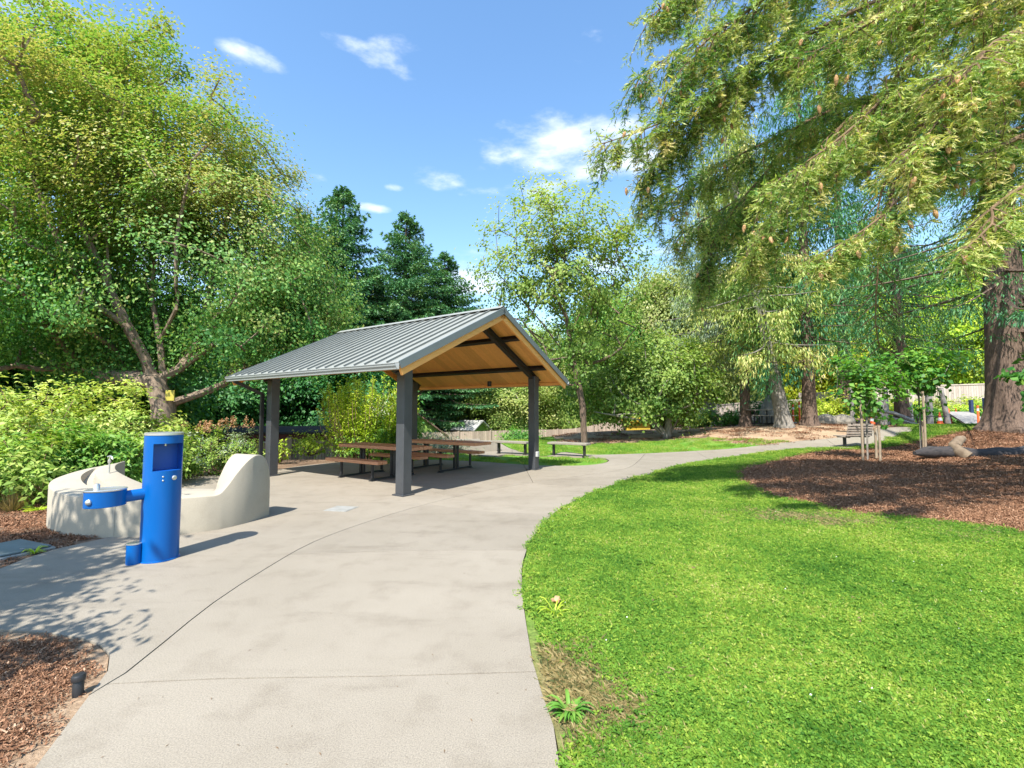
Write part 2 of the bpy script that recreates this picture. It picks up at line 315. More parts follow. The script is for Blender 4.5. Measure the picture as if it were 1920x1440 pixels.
class MB:
    def __init__(s): s.v = []; s.f = []
    def add(s, vs, fs):
        k = len(s.v); s.v += [tuple(map(float, v)) for v in vs]; s.f += [tuple(i+k for i in f) for f in fs]; return s
    def box(s, c, d, rz=0, bev=0):
        cx, cy, cz = c; hx, hy, hz = d[0]/2, d[1]/2, d[2]/2; b = min(bev, hx*.9, hy*.9, hz*.9)
        ca, sa = cos(rz), sin(rz)
        if b <= 0:
            P = [(x, y, z) for z in (-hz, hz) for (x, y) in ((-hx,-hy),(hx,-hy),(hx,hy),(-hx,hy))]
            F = [(3,2,1,0),(4,5,6,7),(0,1,5,4),(1,2,6,5),(2,3,7,6),(3,0,4,7)]
        else:
            P = []
            for z, k in ((-hz, b), (-hz+b, 0), (hz-b, 0), (hz, b)):
                X, Y = hx-k, hy-k
                for (x, y) in ((-X+b,-Y),(X-b,-Y),(X,-Y+b),(X,Y-b),(X-b,Y),(-X+b,Y),(-X,Y-b),(-X,-Y+b)): P.append((x, y, z))
            F = [tuple(range(7,-1,-1)), tuple(range(24,32))]
            for l in range(3):
                for i in range(8): F.append((l*8+i, l*8+(i+1)%8, l*8+8+(i+1)%8, l*8+8+i))
        return s.add([(cx+x*ca-y*sa, cy+x*sa+y*ca, cz+z) for x, y, z in P], F)
    def beam(s, a, b, w, h, up=(0,0,1)):
        a = Vector(a); b = Vector(b); d = (b-a).normalized(); u = Vector(up); r = d.cross(u).normalized(); u = r.cross(d).normalized()
        P = [p+r*x*w/2+u*y*h/2 for p in (a, b) for x, y in ((-1,-1),(1,-1),(1,1),(-1,1))]
        return s.add(P, [(3,2,1,0),(4,5,6,7),(0,1,5,4),(1,2,6,5),(2,3,7,6),(3,0,4,7)])
    def tube(s, pts, rad, n=8, cap=True):
        pts = [Vector(p) for p in pts]; k0 = len(s.v); ref = Vector((0,0,1))
        rad = rad if hasattr(rad, '__len__') else [rad]*len(pts)
        for i, p in enumerate(pts):
            d = (pts[min(i+1, len(pts)-1)]-pts[max(i-1, 0)]).normalized()
            r_ = ref if abs(d.dot(ref)) < .95 else Vector((1,0,0))
            u = d.cross(r_).normalized(); w = d.cross(u).normalized()
            for j in range(n): s.v.append(tuple(p+(u*cos(2*pi*j/n)+w*sin(2*pi*j/n))*rad[i]))
        for i in range(len(pts)-1):
            for j in range(n): s.f.append((k0+i*n+j, k0+i*n+(j+1)%n, k0+(i+1)*n+(j+1)%n, k0+(i+1)*n+j))
        if cap: s.f.append(tuple(range(k0+n-1, k0-1, -1))); s.f.append(tuple(range(k0+(len(pts)-1)*n, k0+len(pts)*n)))
        return s
    def lathe(s, prof, c=(0,0,0), n=24, sx=1, sy=1):
        k0 = len(s.v)
        for r, z in prof:
            for j in range(n): s.v.append((c[0]+r*sx*cos(2*pi*j/n), c[1]+r*sy*sin(2*pi*j/n), c[2]+z))
        for i in range(len(prof)-1):
            for j in range(n): s.f.append((k0+i*n+j, k0+i*n+(j+1)%n, k0+(i+1)*n+(j+1)%n, k0+(i+1)*n+j))
        s.f.append(tuple(range(k0+n-1, k0-1, -1))); s.f.append(tuple(range(k0+(len(prof)-1)*n, k0+len(prof)*n))); return s
    def me(s, m, smooth=False, name='shape'): return mesh(s.v, s.f, m, name, smooth)
    def build(s, name, m, parent=None, smooth=False, loc=None, rot=None):
        me = s.me(m, smooth, name)
        if smooth:
            try: me.set_sharp_from_angle(angle=radians(40))
            except Exception: pass
        return link(name, me, None, parent, loc, rot)
def copy_tree(o, parent=None, name=None):
    c = o.copy(); C.objects.link(c); c.parent = parent
    for ch in list(o.children): copy_tree(ch, c)
    return c
def leaves(name, P, size, m, parent, tint, up=.35, aspect=.62, outdir=None, long_dir=None, ldw=0.0, flat=.12):
    """one crown mesh of folded leaf quads; P leaf points, size per leaf, tint the natural colour variation"""
    n = len(P); rn = RN
    nrm = rn.normal(size=(n,3)); nrm /= np.linalg.norm(nrm, axis=1)[:,None]
    nrm[:,2] = np.abs(nrm[:,2])*(1-up)+up*1.3
    if outdir is not None: nrm += outdir*1.15
    nrm /= np.linalg.norm(nrm, axis=1)[:,None]
    a = rn.normal(size=(n,3))
    if long_dir is not None: a = a*(1-ldw)+long_dir*ldw*1.6
    a -= nrm*(a*nrm).sum(1)[:,None]; a /= np.linalg.norm(a, axis=1)[:,None]+1e-9
    b = np.cross(nrm, a); Ls = (np.ones(n)*size)[:,None]
    V = np.stack([P, P+a*Ls*.5-b*Ls*aspect*.5+nrm*Ls*flat, P+a*Ls-nrm*Ls*flat, P+a*Ls*.45+b*Ls*aspect*.5+nrm*Ls*flat], 1).reshape(-1,3)
    me = bpy.data.meshes.new(name); me.vertices.add(n*4); me.vertices.foreach_set('co', V.astype(np.float32).ravel())
    me.loops.add(n*4); me.loops.foreach_set('vertex_index', np.arange(n*4, dtype=np.int32))
    me.polygons.add(n); me.polygons.foreach_set('loop_start', np.arange(0, n*4, 4, dtype=np.int32)); me.polygons.foreach_set('loop_total', np.full(n, 4, np.int32))
    at_ = me.attributes.new('tint', 'FLOAT', 'POINT'); at_.data.foreach_set('value', np.repeat(np.clip(tint, 0, 1), 4).astype(np.float32))
    me.update(calc_edges=True); me.validate(); me.materials.append(m)
    return link(name, me, None, parent)
def skeleton(stems, targets, rootr, seed=0, sag=.0, wob=.12):
    """grow limbs from given trunk polylines to the leaf clumps; returns a MB with tapered tubes"""
    rr = random.Random(seed); pos = []; par = []
    for st in stems:
        prev = -1
        for i, p in enumerate(st):
            if i == 0 and pos and st is not stems[0]:
                d = [(Vector(q)-Vector(p)).length for q in pos]; prev = int(np.argmin(d)); continue
            if prev >= 0:
                a = Vector(pos[prev]); b = Vector(p); k = max(1, int((b-a).length/.6))
                for j in range(1, k+1):
                    q = a.lerp(b, j/k); pos.append((q.x, q.y, q.z)); par.append(prev); prev = len(pos)-1
            else: pos.append(tuple(p)); par.append(-1); prev = len(pos)-1
    ends = []
    root = Vector(stems[0][0])
    base_idx = len(pos)
    A_ = np.array(pos)
    for tg in sorted(targets, key=lambda q: (Vector(q)-root).length):
        tg = np.array(tg); d = A_-tg; dist = np.sqrt((d**2).sum(1))+.55*np.maximum(0, A_[:,2]-tg[2]+.3)*2+(A_[:,2] < root.z+1.2)*3
        i = int(np.argmin(dist)); a = A_[i]; l = np.linalg.norm(tg-a); k = max(1, min(5, int(l/.5))); prev = i
        for j in range(1, k+1):
            q = a+(tg-a)*j/k; q = q+np.array([rr.gauss(0, wob), rr.gauss(0, wob), rr.gauss(0, wob)+sag*sin(pi*j/k)])*min(1, l*.3)*(j < k)
            pos.append(tuple(q)); par.append(prev); prev = len(pos)-1; A_ = np.vstack([A_, q])
        ends.append(prev)
    n = len(pos); w = np.zeros(n); 
    ch = [[] for _ in range(n)]
    for i, p in enumerate(par):
        if p >= 0: ch[p].append(i)
    order = list(range(n))
    for i in reversed(order):
        if not ch[i]: w[i] = 1
        if par[i] >= 0: w[par[i]] += w[i]
    r = rootr*(w/w[0])**.46; r = np.maximum(r, .006)
    mb = MB()
    done = set()
    def chain(start):
        pts = [start]; i = start
        while ch[i]:
            i = max(ch[i], key=lambda c_: w[c_]); pts.append(i)
        return pts
    stack = [0]
    while stack:
        s0 = stack.pop(); c_ = chain(s0)
        full = ([par[s0]] if par[s0] >= 0 else [])+c_
        rad = [r[k] for k in full]
        if par[s0] >= 0: rad[0] = min(r[par[s0]], r[s0]*1.25)
        nn = 12 if r[s0] > .18 else (7 if r[s0] > .05 else (4 if r[s0] > .02 else 3))
        if len(full) > 1: mb.tube([pos[k] for k in full], rad, nn, cap=False)
        for k in c_:
            big = max(ch[k], key=lambda q: w[q]) if ch[k] else None
            for q in ch[k]:
                if q != big: stack.append(q)
    return mb
def in_ellipsoids(ells, n, shell=.45, rn=RN):
    """n points spread over the ellipsoids by volume, pushed towards their outsides"""
    vol = np.array([e[1][0]*e[1][1]*e[1][2] for e in ells]); vol = vol**.8; pk = rn.choice(len(ells), n, p=vol/vol.sum()); out_ = np.zeros((n,3))
    for i, k in enumerate(pk):
        c, r = ells[k]; v = rn.normal(size=3); v /= np.linalg.norm(v); out_[i] = np.array(c)+v*np.array(r)*(rn.random()**shell)
    return out_
def tree(name, label, base, ells, nclump, nleaf, lsize, m, barkm, rootr, stems=None, cat='tree', group=None, clump_r=.55, shell=.4, tint=lambda P, c: 0, tvar=.16, up=.35, aspect=.62, crown='crown', zmin=None, seed=1, ldown=0.0, wob=.12, sag=0.0, keep=None):
    rn = RN; base = tuple(map(float, base)); t = empty(name, base, 0, label, cat, group)
    ce = in_ellipsoids(ells, nclump, shell)
    if zmin is not None: ce = ce[ce[:,2] > zmin]
    if keep is not None: ce = ce[keep(ce)]
    if stems is None:
        cc = np.mean([e[0] for e in ells], axis=0); stems = [[base, (base[0], base[1], base[2]+(cc[2]-base[2])*.5), (cc[0], cc[1], cc[2]+ells[0][1][2]*.5)]]
    sk = skeleton(stems, [tuple(c) for c in ce], rootr, seed, sag, wob)
    sk.v = [(v[0]-base[0], v[1]-base[1], v[2]-base[2]) for v in sk.v]; sk.build('trunk', barkm, t, True)
    k = len(ce); which = rn.integers(0, k, nleaf); cr = clump_r*(.6+.8*rn.random(k)); P = ce[which]+rn.normal(size=(nleaf,3))*cr[which][:,None]*np.array([.62,.62,.45])
    ctr = np.mean([e[0] for e in ells], axis=0); od = P-ctr; od /= np.linalg.norm(od, axis=1)[:,None]+1e-6
    ct = rn.normal(size=k)*.16
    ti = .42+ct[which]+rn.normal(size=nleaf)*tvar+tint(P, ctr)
    leaves(crown, P-np.array(base), lsize*(.6+.8*rn.random(nleaf)), m, t, ti, up, aspect, od, np.tile([0,0,-1.0], (nleaf,1)) if ldown else None, ldown)
    return t
def conifer_mesh(h, rbase, nwhorl, seed, droop=.35, start=.12, spray=.28, dens=1.0, hang=0.0, top_r=.05):
    """points and directions of needle sprays, plus the limb tubes, of one conifer standing at the origin"""
    rr = random.Random(seed); mb = MB(); mb.tube([(0,0,-.3),(0,0,h*.3),(0,0,h*.7),(0,0,h)], [h*.02+.05, h*.015+.03, h*.008+.02, .01], 9, False)
    P = []; D = []; T = []
    for w in range(nwhorl):
        f = w/nwhorl; z = h*(start+(1-start)*f**.9); ln = rbase*(1-f)**.8*(1 if f > .08 else .75)+top_r*h*.1
        for b in range(rr.randint(4, 6)):
            a = rr.random()*2*pi; l = ln*(.65+.5*rr.random()); zz = z+rr.gauss(0, .15); lift = (.25-droop*(1.2-f))+rr.gauss(0, .08)
            pts = []
            ns = max(3, int(l/.35))
            for i in range(ns+1):
                s_ = i/ns; pts.append(Vector((cos(a)*l*s_, sin(a)*l*s_, zz+l*(lift*s_-.0*s_+.22*s_*s_*droop*1.2))))
            mb.tube(pts, [max(.006, .02*l*(1-i/ns)) for i in range(ns+1)], 3, False)
            br = rr.gauss(0, .12)
            for i in range(1, ns+1):
                s_ = i/ns; wd = l*.30*(1-s_)+.18
                for k in range(int(7*dens)):
                    side = rr.uniform(-1, 1); q = pts[i]+Vector((-sin(a), cos(a), 0))*side*wd+Vector((0,0,-abs(side)*wd*.25-rr.random()*.12))
                    hh = rr.random()*hang*(.5+.5*s_)
                    q.z -= hh
                    d = Vector((cos(a), sin(a), 0))*.6+Vector((-sin(a), cos(a), 0))*side*.8+Vector((0,0,-.25-hang*1.5))
                    P.append(q); D.append(d.normalized()); T.append(.42+br+.25*s_*rr.random()+rr.gauss(0, .1)-hh*.1)
    return mb, np.array([tuple(p) for p in P]), np.array([tuple(d) for d in D]), np.array(T)
def conifer(name, label, base, h, r, m, bark, seed=1, cat='fir tree', group=None, **k):
    sp = k.pop('spray', .28); asp = k.pop('aspect', .28)
    mb, P, D, T = conifer_mesh(h, r, k.pop('nwhorl', int(h*2.2)), seed, **k)
    t = empty(name, base, random.random()*6, label, cat, group); mb.build('trunk', bark, t, True)
    leaves('crown', P, sp*(.7+.6*RN.random(len(P))), m, t, T, .3, asp, None, D, .8, .06); return t
# ------------------------------------------------------------ ground and draped sheets
def inside(px, py, poly):
    px = np.asarray(px); py = np.asarray(py); r = np.zeros(px.shape, bool); n = len(poly); j = n-1
    for i in range(n):
        xi, yi = poly[i]; xj, yj = poly[j]
        c = ((yi > py) != (yj > py)) & (px < (xj-xi)*(py-yi)/((yj-yi) if yj != yi else 1e-9)+xi); r ^= c; j = i
    return r
def smooth_poly(pts, closed=True, step=.25):
    """Catmull-Rom through the points, resampled"""
    P = [np.array(p, float) for p in pts]; n = len(P); outp = []
    for i in range(n if closed else n-1):
        p0, p1, p2, p3 = (P[(i-1)%n], P[i], P[(i+1)%n], P[(i+2)%n]) if closed else (P[max(i-1,0)], P[i], P[i+1], P[min(i+2,n-1)])
        k = max(1, int(np.linalg.norm(p2-p1)/step))
        for j in range(k):
            t = j/k; outp.append(tuple(.5*((2*p1)+(-p0+p2)*t+(2*p0-5*p1+4*p2-p3)*t*t+(-p0+3*p1-3*p2+p3)*t**3)))
    if not closed: outp.append(tuple(P[-1]))
    return outp
def drape(name, poly, m, off, step=.5, skirt=.06, kind='structure', holes=(), far=60):
    b = [Vector(p) for p in poly]; xs = [p[0] for p in poly]; ys = [p[1] for p in poly]
    g = []
    y = min(ys)
    while y < max(ys):
        st = step*max(1, (abs(y)/12)); xx = np.arange(min(xs), max(xs), st); k = inside(xx, np.full(xx.shape, y), poly)
        g += [Vector((float(x), float(y))) for x in xx[k]]; y += st
    nb = len(b); vs, es, fs, *_ = delaunay_2d_cdt(b+g, [(i, (i+1)%nb) for i in range(nb)], [], 1, 1e-5)
    z = H([v.x for v in vs], [v.y for v in vs])+off
    V = [(v.x, v.y, float(zz)) for v, zz in zip(vs, z)]; F = [f for f in fs]
    k0 = len(V); V += [(p[0], p[1], float(H(p[0], p[1]))+off-skirt) for p in poly]
    from collections import defaultdict
    ec = defaultdict(int)
    for f in F:
        for i in range(len(f)): ec[tuple(sorted((f[i], f[(i+1)%len(f)])))] += 1
    key = {(round(p[0],4), round(p[1],4)): i for i, p in enumerate(poly)}
    for (a, c), q in ec.items():
        if q == 1:
            ia = key.get((round(vs[a].x,4), round(vs[a].y,4))); ic = key.get((round(vs[c].x,4), round(vs[c].y,4)))
            if ia is not None and ic is not None: F.append((a, c, k0+ic, k0+ia))
    me = mesh(V, F, m, name); bmm = bmesh.new(); bmm.from_mesh(me); bmesh.ops.recalc_face_normals(bmm, faces=bmm.faces)
    up_ = sum(f.normal.z*f.calc_area() for f in bmm.faces)
    if up_ < 0: bmesh.ops.reverse_faces(bmm, faces=bmm.faces)
    bmm.to_mesh(me); bmm.free()
    o = link(name, me); 
    if kind: o['kind'] = kind
    return o
def gp(pts): return [G(u, v) for u, v in pts]

xs_ = np.unique(np.r_[np.arange(-600,-60,60), np.arange(-60,60.1,1.0), np.arange(60,601,60)]); ys_ = np.unique(np.r_[np.arange(-300,-24,46), np.arange(-24,80.1,1.0), np.arange(80,900,60)])
gxx, gyy = np.meshgrid(xs_, ys_, indexing='ij'); gz = H(gxx, gyy)-.055
idx = np.arange(gxx.size).reshape(gxx.shape)
fq = np.stack([idx[:-1,:-1], idx[1:,:-1], idx[1:,1:], idx[:-1,1:]], -1).reshape(-1,4)
gme = mesh(np.stack([gxx.ravel(), gyy.ravel(), gz.ravel()], 1), fq.tolist(), M['soil'], 'ground', True)
tag(link('ground', gme), kind='structure')

# plaza and path concrete, cut into slabs along the sawn joints
edge_right = [(1052,1440),(1040,1361),(1018,1300),(1000,1240),(988,1170),(980,1110),(979,1070),(988,1030),(1010,993),(1045,958),(1095,930),(1150,909),(1215,889),(1290,870),(1400,853),(1480,843),(1545,840)]
path_far = [(1620,836),(1665,822),(1712,806),(1700,800.5)]
path_up = [(1655,803),(1610,812),(1570,820.5),(1500,826.5),(1400,838),(1300,845.5),(1210,850),(1110,852.5)]
bench_path = [(1060,848),(960,842),(860,838),(800,836),(700,840)]
bench_path2 = [(700,846),(800,846),(870,849),(960,852),(1050,855),(1120,858)]
slab_back = [(1142,862.5),(1128,869),(1080,873),(1000,872),(890,865),(800,862),(700,862.5),(640,866),(560,874),(500,884),(430,889),(330,894)]
leftside = [(240,925),(215,985),(200,1008),(150,1019),(100,1030),(50,1046),(0,1066),(-200,1120),(-420,1200)]
bed_edge = [(-420,1290),(-150,1200),(0,1181),(90,1187),(150,1196),(185,1208),(204,1228),(200,1258),(168,1300),(125,1357),(40,1470)]
plaza_pts = gp(edge_right+path_far+path_up+bench_path+bench_path2+slab_back+leftside+bed_edge)
sm = smooth_poly(plaza_pts, True, .3)
back0 = G(1052,1440); sm_tail = []
# behind the camera the path simply goes on
i_a = min(range(len(sm)), key=lambda i: np.hypot(sm[i][0]-G(40,1470)[0], sm[i][1]-G(40,1470)[1]))
plaza = sm[:i_a+1]+[(-1.9,-1.0),(-1.9,-7),(1.9,-7),(.55,-1.0),(.25,1.0)]
joints = [[(-1.7,-.6)]+gp([(160,1307),(235,1262),(310,1202),(400,1130),(500,1065),(590,1015),(690,978),(800,945),(900,922),(1000,905),(1100,890),(1180,876),(1210,850)]),
          gp([(190,1283),(420,1272),(700,1268),(1008,1259)]),
          gp([(688,979),(800,1000),(985,1031)])[0:0] or gp([(540,1040),(760,1033),(990,1031)]),
          gp([(800,945),(900,958),(1045,966)])[:], gp([(1000,905),(1060,911),(1170,907)]),
          gp([(505,905),(600,925),(755,948),(780,952)]), gp([(1300,842),(1340,866)]), gp([(1420,832),(1470,848)]), gp([(1545,820),(1580,842)]), gp([(340,893),(300,930)]),
          gp([(0,1105),(90,1088),(200,1068),(330,1052),(450,1035),(560,1030)]),
          gp([(640,860),(755,905),(860,934)]), gp([(980,868),(1000,906)]), gp([(1100,850),(1138,870)]), gp([(850,836),(850,851)]), gp([(960,840),(960,855)]), gp([(-200,1080),(-160,1230)]), [(-2.5,-2.2),(2.5,-2.2)], [(-2.5,-4.4),(2.5,-4.4)]]
def slabs(name, poly, joints, m, step=.6):
    root = empty(name, (0,0,0)); root['kind'] = 'structure'
    V = [Vector(p) for p in poly]; E = [(i, (i+1)%len(poly)) for i in range(len(poly))]
    for j in joints:
        jj = smooth_poly(j, False, .3); k0 = len(V); V += [Vector(p) for p in jj]; E += [(k0+i, k0+i+1) for i in range(len(jj)-1)]
    xs = [p[0] for p in poly]; ys = [p[1] for p in poly]; g = []; y = min(ys)
    while y < max(ys):
        st = step*max(1, y/12); xx = np.arange(min(xs), max(xs), st); k = inside(xx, np.full(xx.shape, y), poly); g += [Vector((float(x), float(y))) for x in xx[k]]; y += st
    vs, es, fs, ov, oe, of = delaunay_2d_cdt(V+g, E, [], 0, 1e-5)
    con = set(tuple(sorted(e)) for e, src in zip(es, oe) if len(src))
    cen = [(sum(vs[i].x for i in f)/len(f), sum(vs[i].y for i in f)/len(f)) for f in fs]
    ok = inside(np.array([c[0] for c in cen]), np.array([c[1] for c in cen]), poly)
    from collections import defaultdict
    ef = defaultdict(list)
    for fi, f in enumerate(fs):
        if ok[fi]:
            for i in range(3): ef[tuple(sorted((f[i], f[(i+1)%3])))].append(fi)
    seen = {}
    for fi in range(len(fs)):
        if not ok[fi] or fi in seen: continue
        st = [fi]; seen[fi] = fi; comp = []
        while st:
            q = st.pop(); comp.append(q); f = fs[q]
            for i in range(3):
                e = tuple(sorted((f[i], f[(i+1)%3])))
                if e in con: continue
                for o_ in ef[e]:
                    if o_ not in seen: seen[o_] = fi; st.append(o_)
        used = sorted({i for q in comp for i in fs[q]}); mp_ = {a: i for i, a in enumerate(used)}
        P = np.array([(vs[i].x, vs[i].y) for i in used]); cnt = defaultdict(int); dirn = {}
        for q in comp:
            f = fs[q]
            for i in range(3):
                a, b = f[i], f[(i+1)%3]; cnt[tuple(sorted((a, b)))] += 1; dirn[tuple(sorted((a, b)))] = (a, b)
        bound = [dirn[e] for e, c_ in cnt.items() if c_ == 1]
        inn = defaultdict(lambda: np.zeros(2))
        for a, b in bound:
            d = np.array([vs[b].x-vs[a].x, vs[b].y-vs[a].y]); ln = np.linalg.norm(d)
            if ln < 1e-7: continue
            nn = np.array([-d[1], d[0]])/ln; inn[a] = inn[a]+nn; inn[b] = inn[b]+nn
        area = sum((vs[fs[q][1]].x-vs[fs[q][0]].x)*(vs[fs[q][2]].y-vs[fs[q][0]].y)-(vs[fs[q][2]].x-vs[fs[q][0]].x)*(vs[fs[q][1]].y-vs[fs[q][0]].y) for q in comp)
        if abs(area)/2 < .02: continue
        sg = 1 if area > 0 else -1
        vv = [[x, y, float(H(x, y))] for x, y in P]; low = {}; mid = {}
        for a, nn in inn.items():
            l = np.linalg.norm(nn); nn = nn/l*sg if l > 1e-6 else nn*0
            i = mp_[a]; x, y = P[i]; z = float(H(x, y))
            ex = [x+nn[0]*.0055, y+nn[1]*.0055]
            vv[i] = [x+nn[0]*.006, y+nn[1]*.006, z]
            mid[a] = len(vv); vv.append([ex[0], ex[1], z-.003]); low[a] = len(vv); vv.append([ex[0], ex[1], z-.09])
        F = [tuple(mp_[i] for i in fs[q]) for q in comp]
        if sg < 0: F = [f[::-1] for f in F]
        for a, b in bound:
            if sg < 0: a, b = b, a
            F.append((mp_[b], mp_[a], mid[a], mid[b])); F.append((mid[b], mid[a], low[a], low[b]))
        link('concrete_slab', mesh(vv, F, m, 'concrete_slab'), None, root)
    return root
slabs('pavement', plaza, joints, M['concrete'])

# lawn, beds
lawn_near = smooth_poly(gp(list(reversed(edge_right)))[1:-1][::1], False, .4)
lawn_poly = [(p[0]+.0, p[1]) for p in lawn_near]+[(.3,1.0),(.6,-1),(2.2,-7),(25,-7),(27,12),(24,22),(20,24)]+gp([(1712,807),(1665,823),(1622,837)])
lawn_poly = lawn_poly
def mkdry(o, spots):
    me = o.data; co = np.zeros(len(me.vertices)*3); me.vertices.foreach_get('co', co); co = co.reshape(-1,3); d = np.zeros(len(co))
    for x, y, rx, ry, am in spots: d = np.maximum(d, am*np.exp(-(((co[:,0]-x)/rx)**2+((co[:,1]-y)/ry)**2)))
    at_ = me.attributes.new('dry', 'FLOAT', 'POINT'); at_.data.foreach_set('value', d.astype(np.float32))
gx_ = lambda u, v: G(u, v)
DRY = [(*G(1062,1300),.17,.40,1.3),(*G(1045,1240),.09,.25,1.2),(*G(1105,1350),.2,.15,1.0),(*G(1500,972),1.3,.35,.62),(*G(1560,985),.8,.3,.6),(*G(1410,955),.6,.3,.6),(*G(1065,1275),.28,.34,1.2),(*G(1130,1330),.45,.22,.9),(*G(1020,1190),.10,.35,.9),(*G(1035,1235),.14,.2,1.0),(*G(1000,1050),.12,.3,.8),(*G(1350,845),.1,.1,.1),(*G(1330,820),1.2,.8,.8),(*G(1620,960),.9,.3,.6)]
o = drape('lawn', lawn_poly, M['lawn'], -.022, .22); mkdry(o, DRY)
strip = smooth_poly(gp([(700,847),(800,847),(870,850),(960,853),(1050,856),(1118,859),(1140,862),(1126,868),(1080,872),(1000,871),(890,864),(800,861),(700,861.5)]), True, .4)
o = drape('lawn_strip', strip, M['lawn'], -.02, .3); mkdry(o, [])
midl = smooth_poly(gp([(1300,844),(1400,837),(1480,828),(1430,823),(1350,818),(1310,821),(1235,826),(1100,831),(1045,822),(990,819),(930,820),(840,829),(780,837),(860,836),(960,840),(1060,846),(1110,851),(1210,848.5)]), True, .4)
o = drape('lawn_middle', midl, M['lawn'], -.02, .4); mkdry(o, DRY[-3:])
mulch_px = [(1376,893),(1384,880),(1420,870),(1480,856),(1545,845),(1600,843),(1660,838),(1740,822),(1800,808),(1850,800),(1990,795),(2250,800),(2350,900),(2300,1090),(2000,1018),(1920,1000),(1800,983),(1700,972),(1600,962),(1540,950),(1440,931),(1395,910)]
mulch = smooth_poly(gp(mulch_px), True, .3); drape('mulch_bed', mulch, M['mulch'], -.004, .3)
chips_px = [(1345,826),(1330,812),(1360,803),(1450,797.5),(1560,795),(1640,797),(1665,801),(1610,811),(1570,819.5),(1500,825.5),(1430,834)]
chipsp = smooth_poly(gp(chips_px), True, .5); drape('wood_chip_area', chipsp, M['chips'], -.01, .5)
bank_px = [(1040,821),(1060,810),(1100,809),(1200,806),(1330,801),(1360,804),(1335,811),(1310,819),(1235,825),(1150,829),(1100,830),(1060,829)]
bank = smooth_poly(gp(bank_px), True, .5); drape('mulch_bank', bank, M['chips'], -.008, .5)
fp = smooth_poly([G(u, v) for u, v in [(800,836),(860,828),(930,820),(1000,813.5),(1100,808.5),(1250,801.5),(1400,797)]], False, .8)
fp2 = [(p[0]+.2, p[1]+1.3) for p in reversed(fp)]; drape('far_path', fp+fp2, M['concrete'], .012, .6)
lb = smooth_poly(gp([(-420,1290),(-150,1200),(0,1181),(90,1187),(150,1196),(185,1208),(204,1228),(200,1258),(168,1300),(125,1357),(40,1470)]), False, .25)
lb = lb+[(-1.95,-1.0),(-2.2,-6),(-9,-6),(-9,3.0)]; drape('mulch_bed_left', lb, M['chips'], -.012, .25)
ls = smooth_poly(gp([(215,985),(200,1008),(150,1019),(100,1030),(50,1046),(0,1066),(-200,1120)]), False, .25)
ls = ls+[(-13,4.5),(-14,9),(-9,9.2),(-7.3,8.6),(-7.2,7.6),(-6.6,6.9)]; drape('planting_bed_soil', ls, M['soil'], -.012, .3)

# -------- scattered ground cover (instanced patches of real geometry on terrain points)
def patch(name, kind, seed):
    rn = np.random.default_rng(seed); V = []; F = []; T = []
    if kind == 'clover':
        for i in range(60):
            r = .13*sqrt(rn.random()); a = rn.random()*6.28; x, y = r*cos(a), r*sin(a); z = .008+rn.random()*.022; s_ = .005+rn.random()*.004; a0 = rn.random()*6.28; t_ = .45+rn.normal()*.14
            for k in range(3):
                b = a0+k*2.09; c = (x+cos(b)*s_, y+sin(b)*s_, z+rn.normal()*.003); k0 = len(V)
                V += [(x, y, z), (c[0]-sin(b)*s_*.8, c[1]+cos(b)*s_*.8, c[2]+.002), (x+cos(b)*s_*2, y+sin(b)*s_*2, c[2]+rn.normal()*.003), (c[0]+sin(b)*s_*.8, c[1]-cos(b)*s_*.8, c[2]+.002)]; F.append((k0,k0+1,k0+2,k0+3)); T += [t_]*4
    if kind in ('clover', 'grass'):
        for i in range(40 if kind == 'clover' else 120):
            r = .13*sqrt(rn.random()); a = rn.random()*6.28; x, y = r*cos(a), r*sin(a); h = .018+rn.random()*.026; b = rn.random()*6.28; w = .0014; l = rn.random()*.014; k0 = len(V); dx, dy = cos(b), sin(b); t_ = .5+rn.normal()*.15+(.3 if rn.random() < .05 else 0)
            V += [(x-dy*w, y+dx*w, 0), (x+dy*w, y-dx*w, 0), (x+dx*l+dy*w*.6, y+dy*l-dx*w*.6, h*.8), (x+dx*l*2.2, y+dy*l*2.2, h)]; F.append((k0,k0+1,k0+2,k0+3)); T += [t_]*4
        m = M['blade']
    if kind == 'straw':
        for i in range(150):
            r = .14*sqrt(rn.random()); a = rn.random()*6.28; x, y = r*cos(a), r*sin(a); h = .012+rn.random()*.028; b = rn.random()*6.28; w = .0013; l = rn.random()*.03; k0 = len(V); dx, dy = cos(b), sin(b)
            V += [(x-dy*w, y+dx*w, 0), (x+dy*w, y-dx*w, 0), (x+dx*l+dy*w*.6, y+dy*l-dx*w*.6, h*.8), (x+dx*l*2.2, y+dy*l*2.2, h)]; F.append((k0,k0+1,k0+2,k0+3)); T += [rn.random()]*4
        m = M['drygrass']
    if kind == 'chip':
        for i in range(90):
            r = .13*sqrt(rn.random()); a = rn.random()*6.28; x, y = r*cos(a), r*sin(a); z = .004+rn.random()*.014; l = .004+rn.random()*.013; w = .0015+rn.random()*.0035; b = rn.random()*6.28; t_ = .15+.55*rn.random()+(.3 if rn.random() < .07 else 0); sl_ = rn.normal()*.006; k0 = len(V); dx, dy = cos(b), sin(b)
            V += [(x-dx*l-dy*w, y-dy*l+dx*w, z-sl_), (x-dx*l+dy*w, y-dy*l-dx*w, z-sl_+rn.normal()*.003), (x+dx*l+dy*w, y+dy*l-dx*w, z+sl_), (x+dx*l-dy*w*.6, y+dy*l+dx*w*.6, z+sl_+rn.normal()*.003)]; F.append((k0,k0+1,k0+2,k0+3)); T += [t_]*4
        m = M['chip']
    me = mesh(V, F, m, name); at_ = me.attributes.new('tint', 'FLOAT', 'POINT'); at_.data.foreach_set('value', np.clip(T, 0, 1).astype(np.float32))
    return bpy.data.objects.new(name, me)
